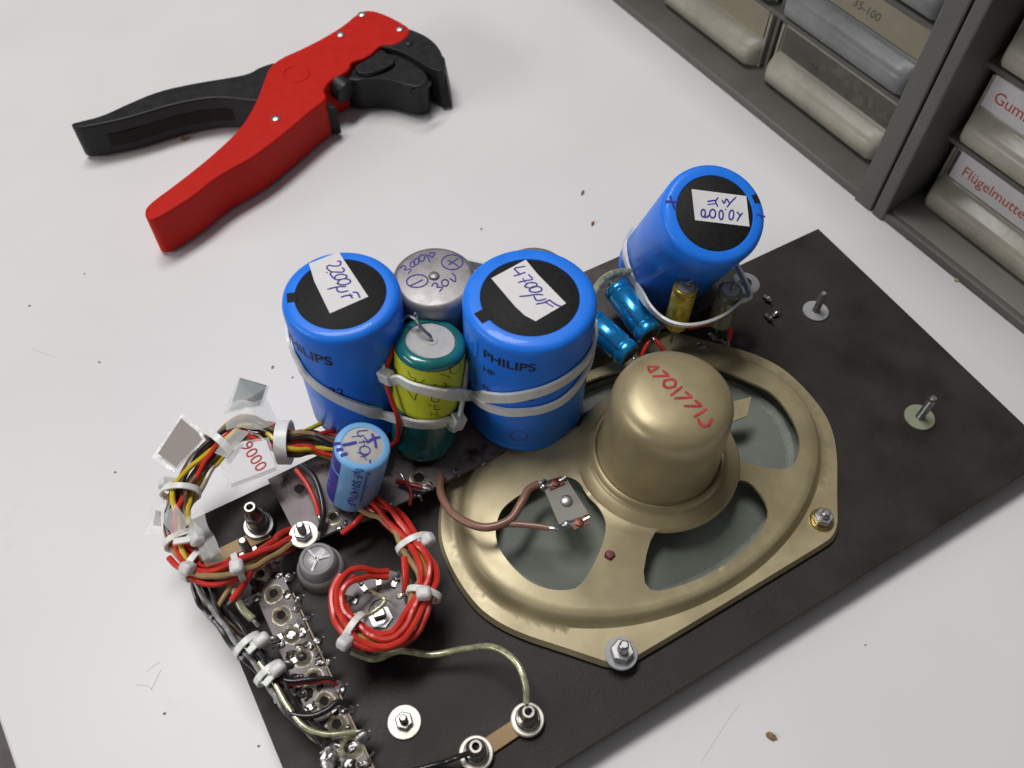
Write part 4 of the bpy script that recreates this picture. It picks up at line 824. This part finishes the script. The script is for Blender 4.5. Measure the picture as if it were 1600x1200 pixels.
# ------------------------------------------------------------------ wire stripper
zp = zoomed(80, 0, 2.5)
def soft(p): return zp(chaikin([V((x, y, 0)) for x, y in p], 2))
base = tab(400, 220, 0); ws = thing('wire_stripper', 'red and black wire stripping pliers lying on the white table', 'wire stripper', base)
ZR = 21.0
red = [(372, 800), (362, 835), (378, 860), (420, 850), (560, 762), (640, 695), (700, 660), (790, 612), (880, 545), (1000, 445), (1035, 415), (1080, 385), (1062, 350), (1090, 312), (1135, 290), (1168, 268), (1170, 240), (1240, 222), (1290, 170), (1345, 178), (1418, 120), (1350, 75), (1262, 38), (1205, 42), (1130, 108), (1000, 180), (862, 240), (832, 310), (800, 400), (740, 500), (620, 612), (480, 722)]
obj('red_handle', M().prism([tab(x, y, ZR) for x, y in soft(red)], (0, 0, -(ZR - 1.0))), PRED, ws, bevel=.9, segs=3)
blk = [(72, 482), (110, 472), (200, 450), (300, 402), (420, 352), (560, 322), (700, 300), (775, 285), (815, 258), (900, 235), (900, 300), (870, 400), (760, 392), (700, 383), (620, 382), (520, 398), (420, 424), (300, 462), (160, 492), (90, 500)]
obj('black_handle', M().prism([tab(x, y, 18.5) for x, y in soft(blk)], (0, 0, -17)), PBLK, ws, bevel=1.2, segs=3)
slot = [tab(x, y, z) for (x, y), z in zip(zp([(205, 545), (420, 478), (560, 440), (700, 420)]), (9.5, 9.5, 9.5, 9.5))]
fe = [tab(x, y, 18.5) for x, y in zp([(200, 484), (300, 462), (420, 424), (520, 398), (620, 382), (760, 382)])]
sv, sf = [], []
for p in fe: q = p + V((-.12, -.35, 0)); sv += [V((q.x, q.y, 6 + TZ)), V((q.x, q.y, 12.5 + TZ))]
obj('grip_slot_shade', M().add(sv, [[2 * i, 2 * i + 2, 2 * i + 3, 2 * i + 1] for i in range(5)]), GAPSHADE, ws)  # flat black strip on the side face stands for the recess's shade
uj = [(1290, 150), (1350, 100), (1418, 118), (1480, 148), (1525, 198), (1538, 262), (1530, 282), (1470, 262), (1400, 215), (1335, 188), (1280, 180)]
obj('upper_jaw', M().prism([tab(x, y, 20.6) for x, y in soft(uj)], (0, 0, -19)), PBLK, ws, bevel=1.3, segs=3)
ut = [(1470, 235), (1535, 215), (1540, 285), (1500, 290)]
obj('jaw_tip', M().prism([tab(x, y, 18) for x, y in zp(ut)], V((3, -3.5, -17))), PBLK, ws, bevel=1, segs=2)
lj = [(1128, 300), (1172, 250), (1240, 222), (1290, 176), (1330, 195), (1390, 225), (1465, 275), (1480, 318), (1440, 345), (1380, 332), (1320, 312), (1250, 308), (1190, 318)]
obj('lower_jaw', M().prism([tab(x, y, 17.5) for x, y in soft(lj)], (0, 0, -16.5)), PBLK, ws, bevel=1.3, segs=3)
obj('jaw_plate', M().prism([tab(x, y, 19.6) for x, y in soft([(1172, 262), (1240, 228), (1288, 186), (1318, 212), (1352, 240), (1290, 275), (1215, 292)])], (0, 0, -6)), PBLK, ws, bevel=.6)
obj('jaw_ridge', M().strap([tab(x, y, 18.6) for x, y in zp([(1200, 322), (1260, 314), (1325, 320), (1385, 340), (1440, 352), (1478, 322)])], V((0, 0, 1)), 2.2, 1.0, sub=4), PBLK, ws, bevel=.3)
obj('jaw_pin', M().lathe([(2.2, 0), (2.1, .6), (1.6, .9), (0, 1.0)], tab(*zp([(1395, 170)])[0], 20.6), n=18), PBLK, ws)
a, b = tab(*zp([(1115, 345)])[0], 15), tab(*zp([(1190, 350)])[0], 14)
obj('stop_knob', M().lathe([(0, 0), (4.2, 0), (5.6, .8), (5.8, 3), (5.4, 8), (3, 8.6), (0, 8.6)], tab(*zp([(1105, 325)])[0], 15.5), V((.72, -.55, -.15)), n=28), PBLK, ws)
obj('cutter_block', M().prism([tab(x, y, 16) for x, y in zp([(1030, 405), (1075, 390), (1118, 420), (1050, 425)])], (0, 0, -15)), PBLK, ws, bevel=.6)
for x, y in zp([(1214, 58), (1130, 137), (1362, 115), (876, 464)]): obj('rivet', M().lathe([(2.0, 0), (1.9, .5), (1.2, .9), (0, 1.0)], tab(x, y, ZR), n=20), STEEL, ws)
cc = tab(*zp([(955, 288)])[0], ZR); obj('pressed_ring', M().lathe([(6.6, -.05), (6.3, .3), (5.9, .35), (5.5, .3), (5.2, -.05)], cc, n=40), PRED, ws)
# ------------------------------------------------------------------ crumbs and clippings on the table
def crumb(name, label, cat, px, sx, sy, ang, m, sz=.5):
    p = tab(*px); mb = M().blob(p + V((0, 0, sz * .8)), sx, sy, sz, rough=.5)
    c, s = math.cos(ang), math.sin(ang); mb.v = [V((p.x + (v.x - p.x) * c - (v.y - p.y) * s, p.y + (v.x - p.x) * s + (v.y - p.y) * c, v.z)) for v in mb.v]
    props(obj(name, mb, m, base=p), label, cat)
crumb('wire_clipping', 'tiny dark grey clipping on the table left of the tilted blue can', 'clipping', (910, 302), .5, 1.5, -.35, WGREY); crumb('wire_clipping', 'tiny rust brown clipping on the table, nearer than the dark grey one', 'clipping', (926, 350), .55, 1.3, -.35, mat('rust_insulation', (.25, .07, .02), .6))
crumb('crumb', 'small brown crumb on the table below the pliers', 'crumb', (287, 219), 1.3, 1.1, 0, CRUMB, .8); crumb('crumb', 'brown flake on the table at the lower right', 'crumb', (1205, 1151), 1.7, 1.1, -.5, mat('tan_flake', (.26, .17, .08), .9, var=.5, scale=900), .5)
crumb('crumb', 'ochre crumb against the right cabinet base', 'crumb', (1419, 373), 1.2, .8, .4, mat('ochre_crumb', (.45, .25, .06), .9)); crumb('crumb', 'pale tan crumb against the right cabinet, further right', 'crumb', (1496, 438), 1.6, 1.0, .4, mat('pale_crumb', (.5, .40, .24), .9))
for px, sx, sy, lab in (((46, 478), .55, .45, 'faint brown speck on the table at the left edge'), ((132, 428), .4, .35, 'tiny grey speck on the table below the pliers, right of the left edge'), ((155, 566), .5, .35, 'small tan speck on the table left of the foil tags'), ((426, 574), .5, .8, 'yellowish speck on the table left of the left blue can'), ((457, 590), .3, .5, 'grey speck on the table close to the left blue can'), ((257, 1115), .4, .4, 'dark speck on the table left of the black board'), ((404, 1166), .4, .35, 'dark speck on the table at the bottom, beside the board edge'), ((180, 738), .45, .35, 'brown speck on the table left of the clear tag'), ((752, 358), .45, .6, 'pale yellow speck on the table behind the middle can'), ((1352, 1008), .4, .2, 'tiny speck on the table right of the loudspeaker')):
    crumb('speck', lab, 'speck', px, sx, sy, 0, mat('speck_dirt', (.30, .24, .17), .9, var=.4, scale=900), .12)
# pencil scratches on the laminate
for lab, lines in (('scuff of fine brown scratches on the table left of the black board', [[(212, 1070), (230, 1072), (238, 1078)], [(228, 1050), (238, 1042), (250, 1034)], [(236, 1078), (244, 1062), (252, 1046)]]), ('long faint scratch on the table at the lower right', [[(1095, 1192), (1115, 1160), (1140, 1122), (1158, 1098)]]), ('short faint scratch on the table at the left', [[(50, 545), (66, 551), (86, 558)]])):
    mb = M()
    for i, ln_ in enumerate(lines): mb.stroke([tab(x, y, 0) for x, y in ln_], lambda p: V((0, 0, 1)), .14, .03 + .01 * i)
    props(obj('scratch', mb, mat('scratch_dirt', (.52, .49, .46), .8), base=mb.v[0].copy()), lab, 'scratch')
SC.cycles.use_denoising = True
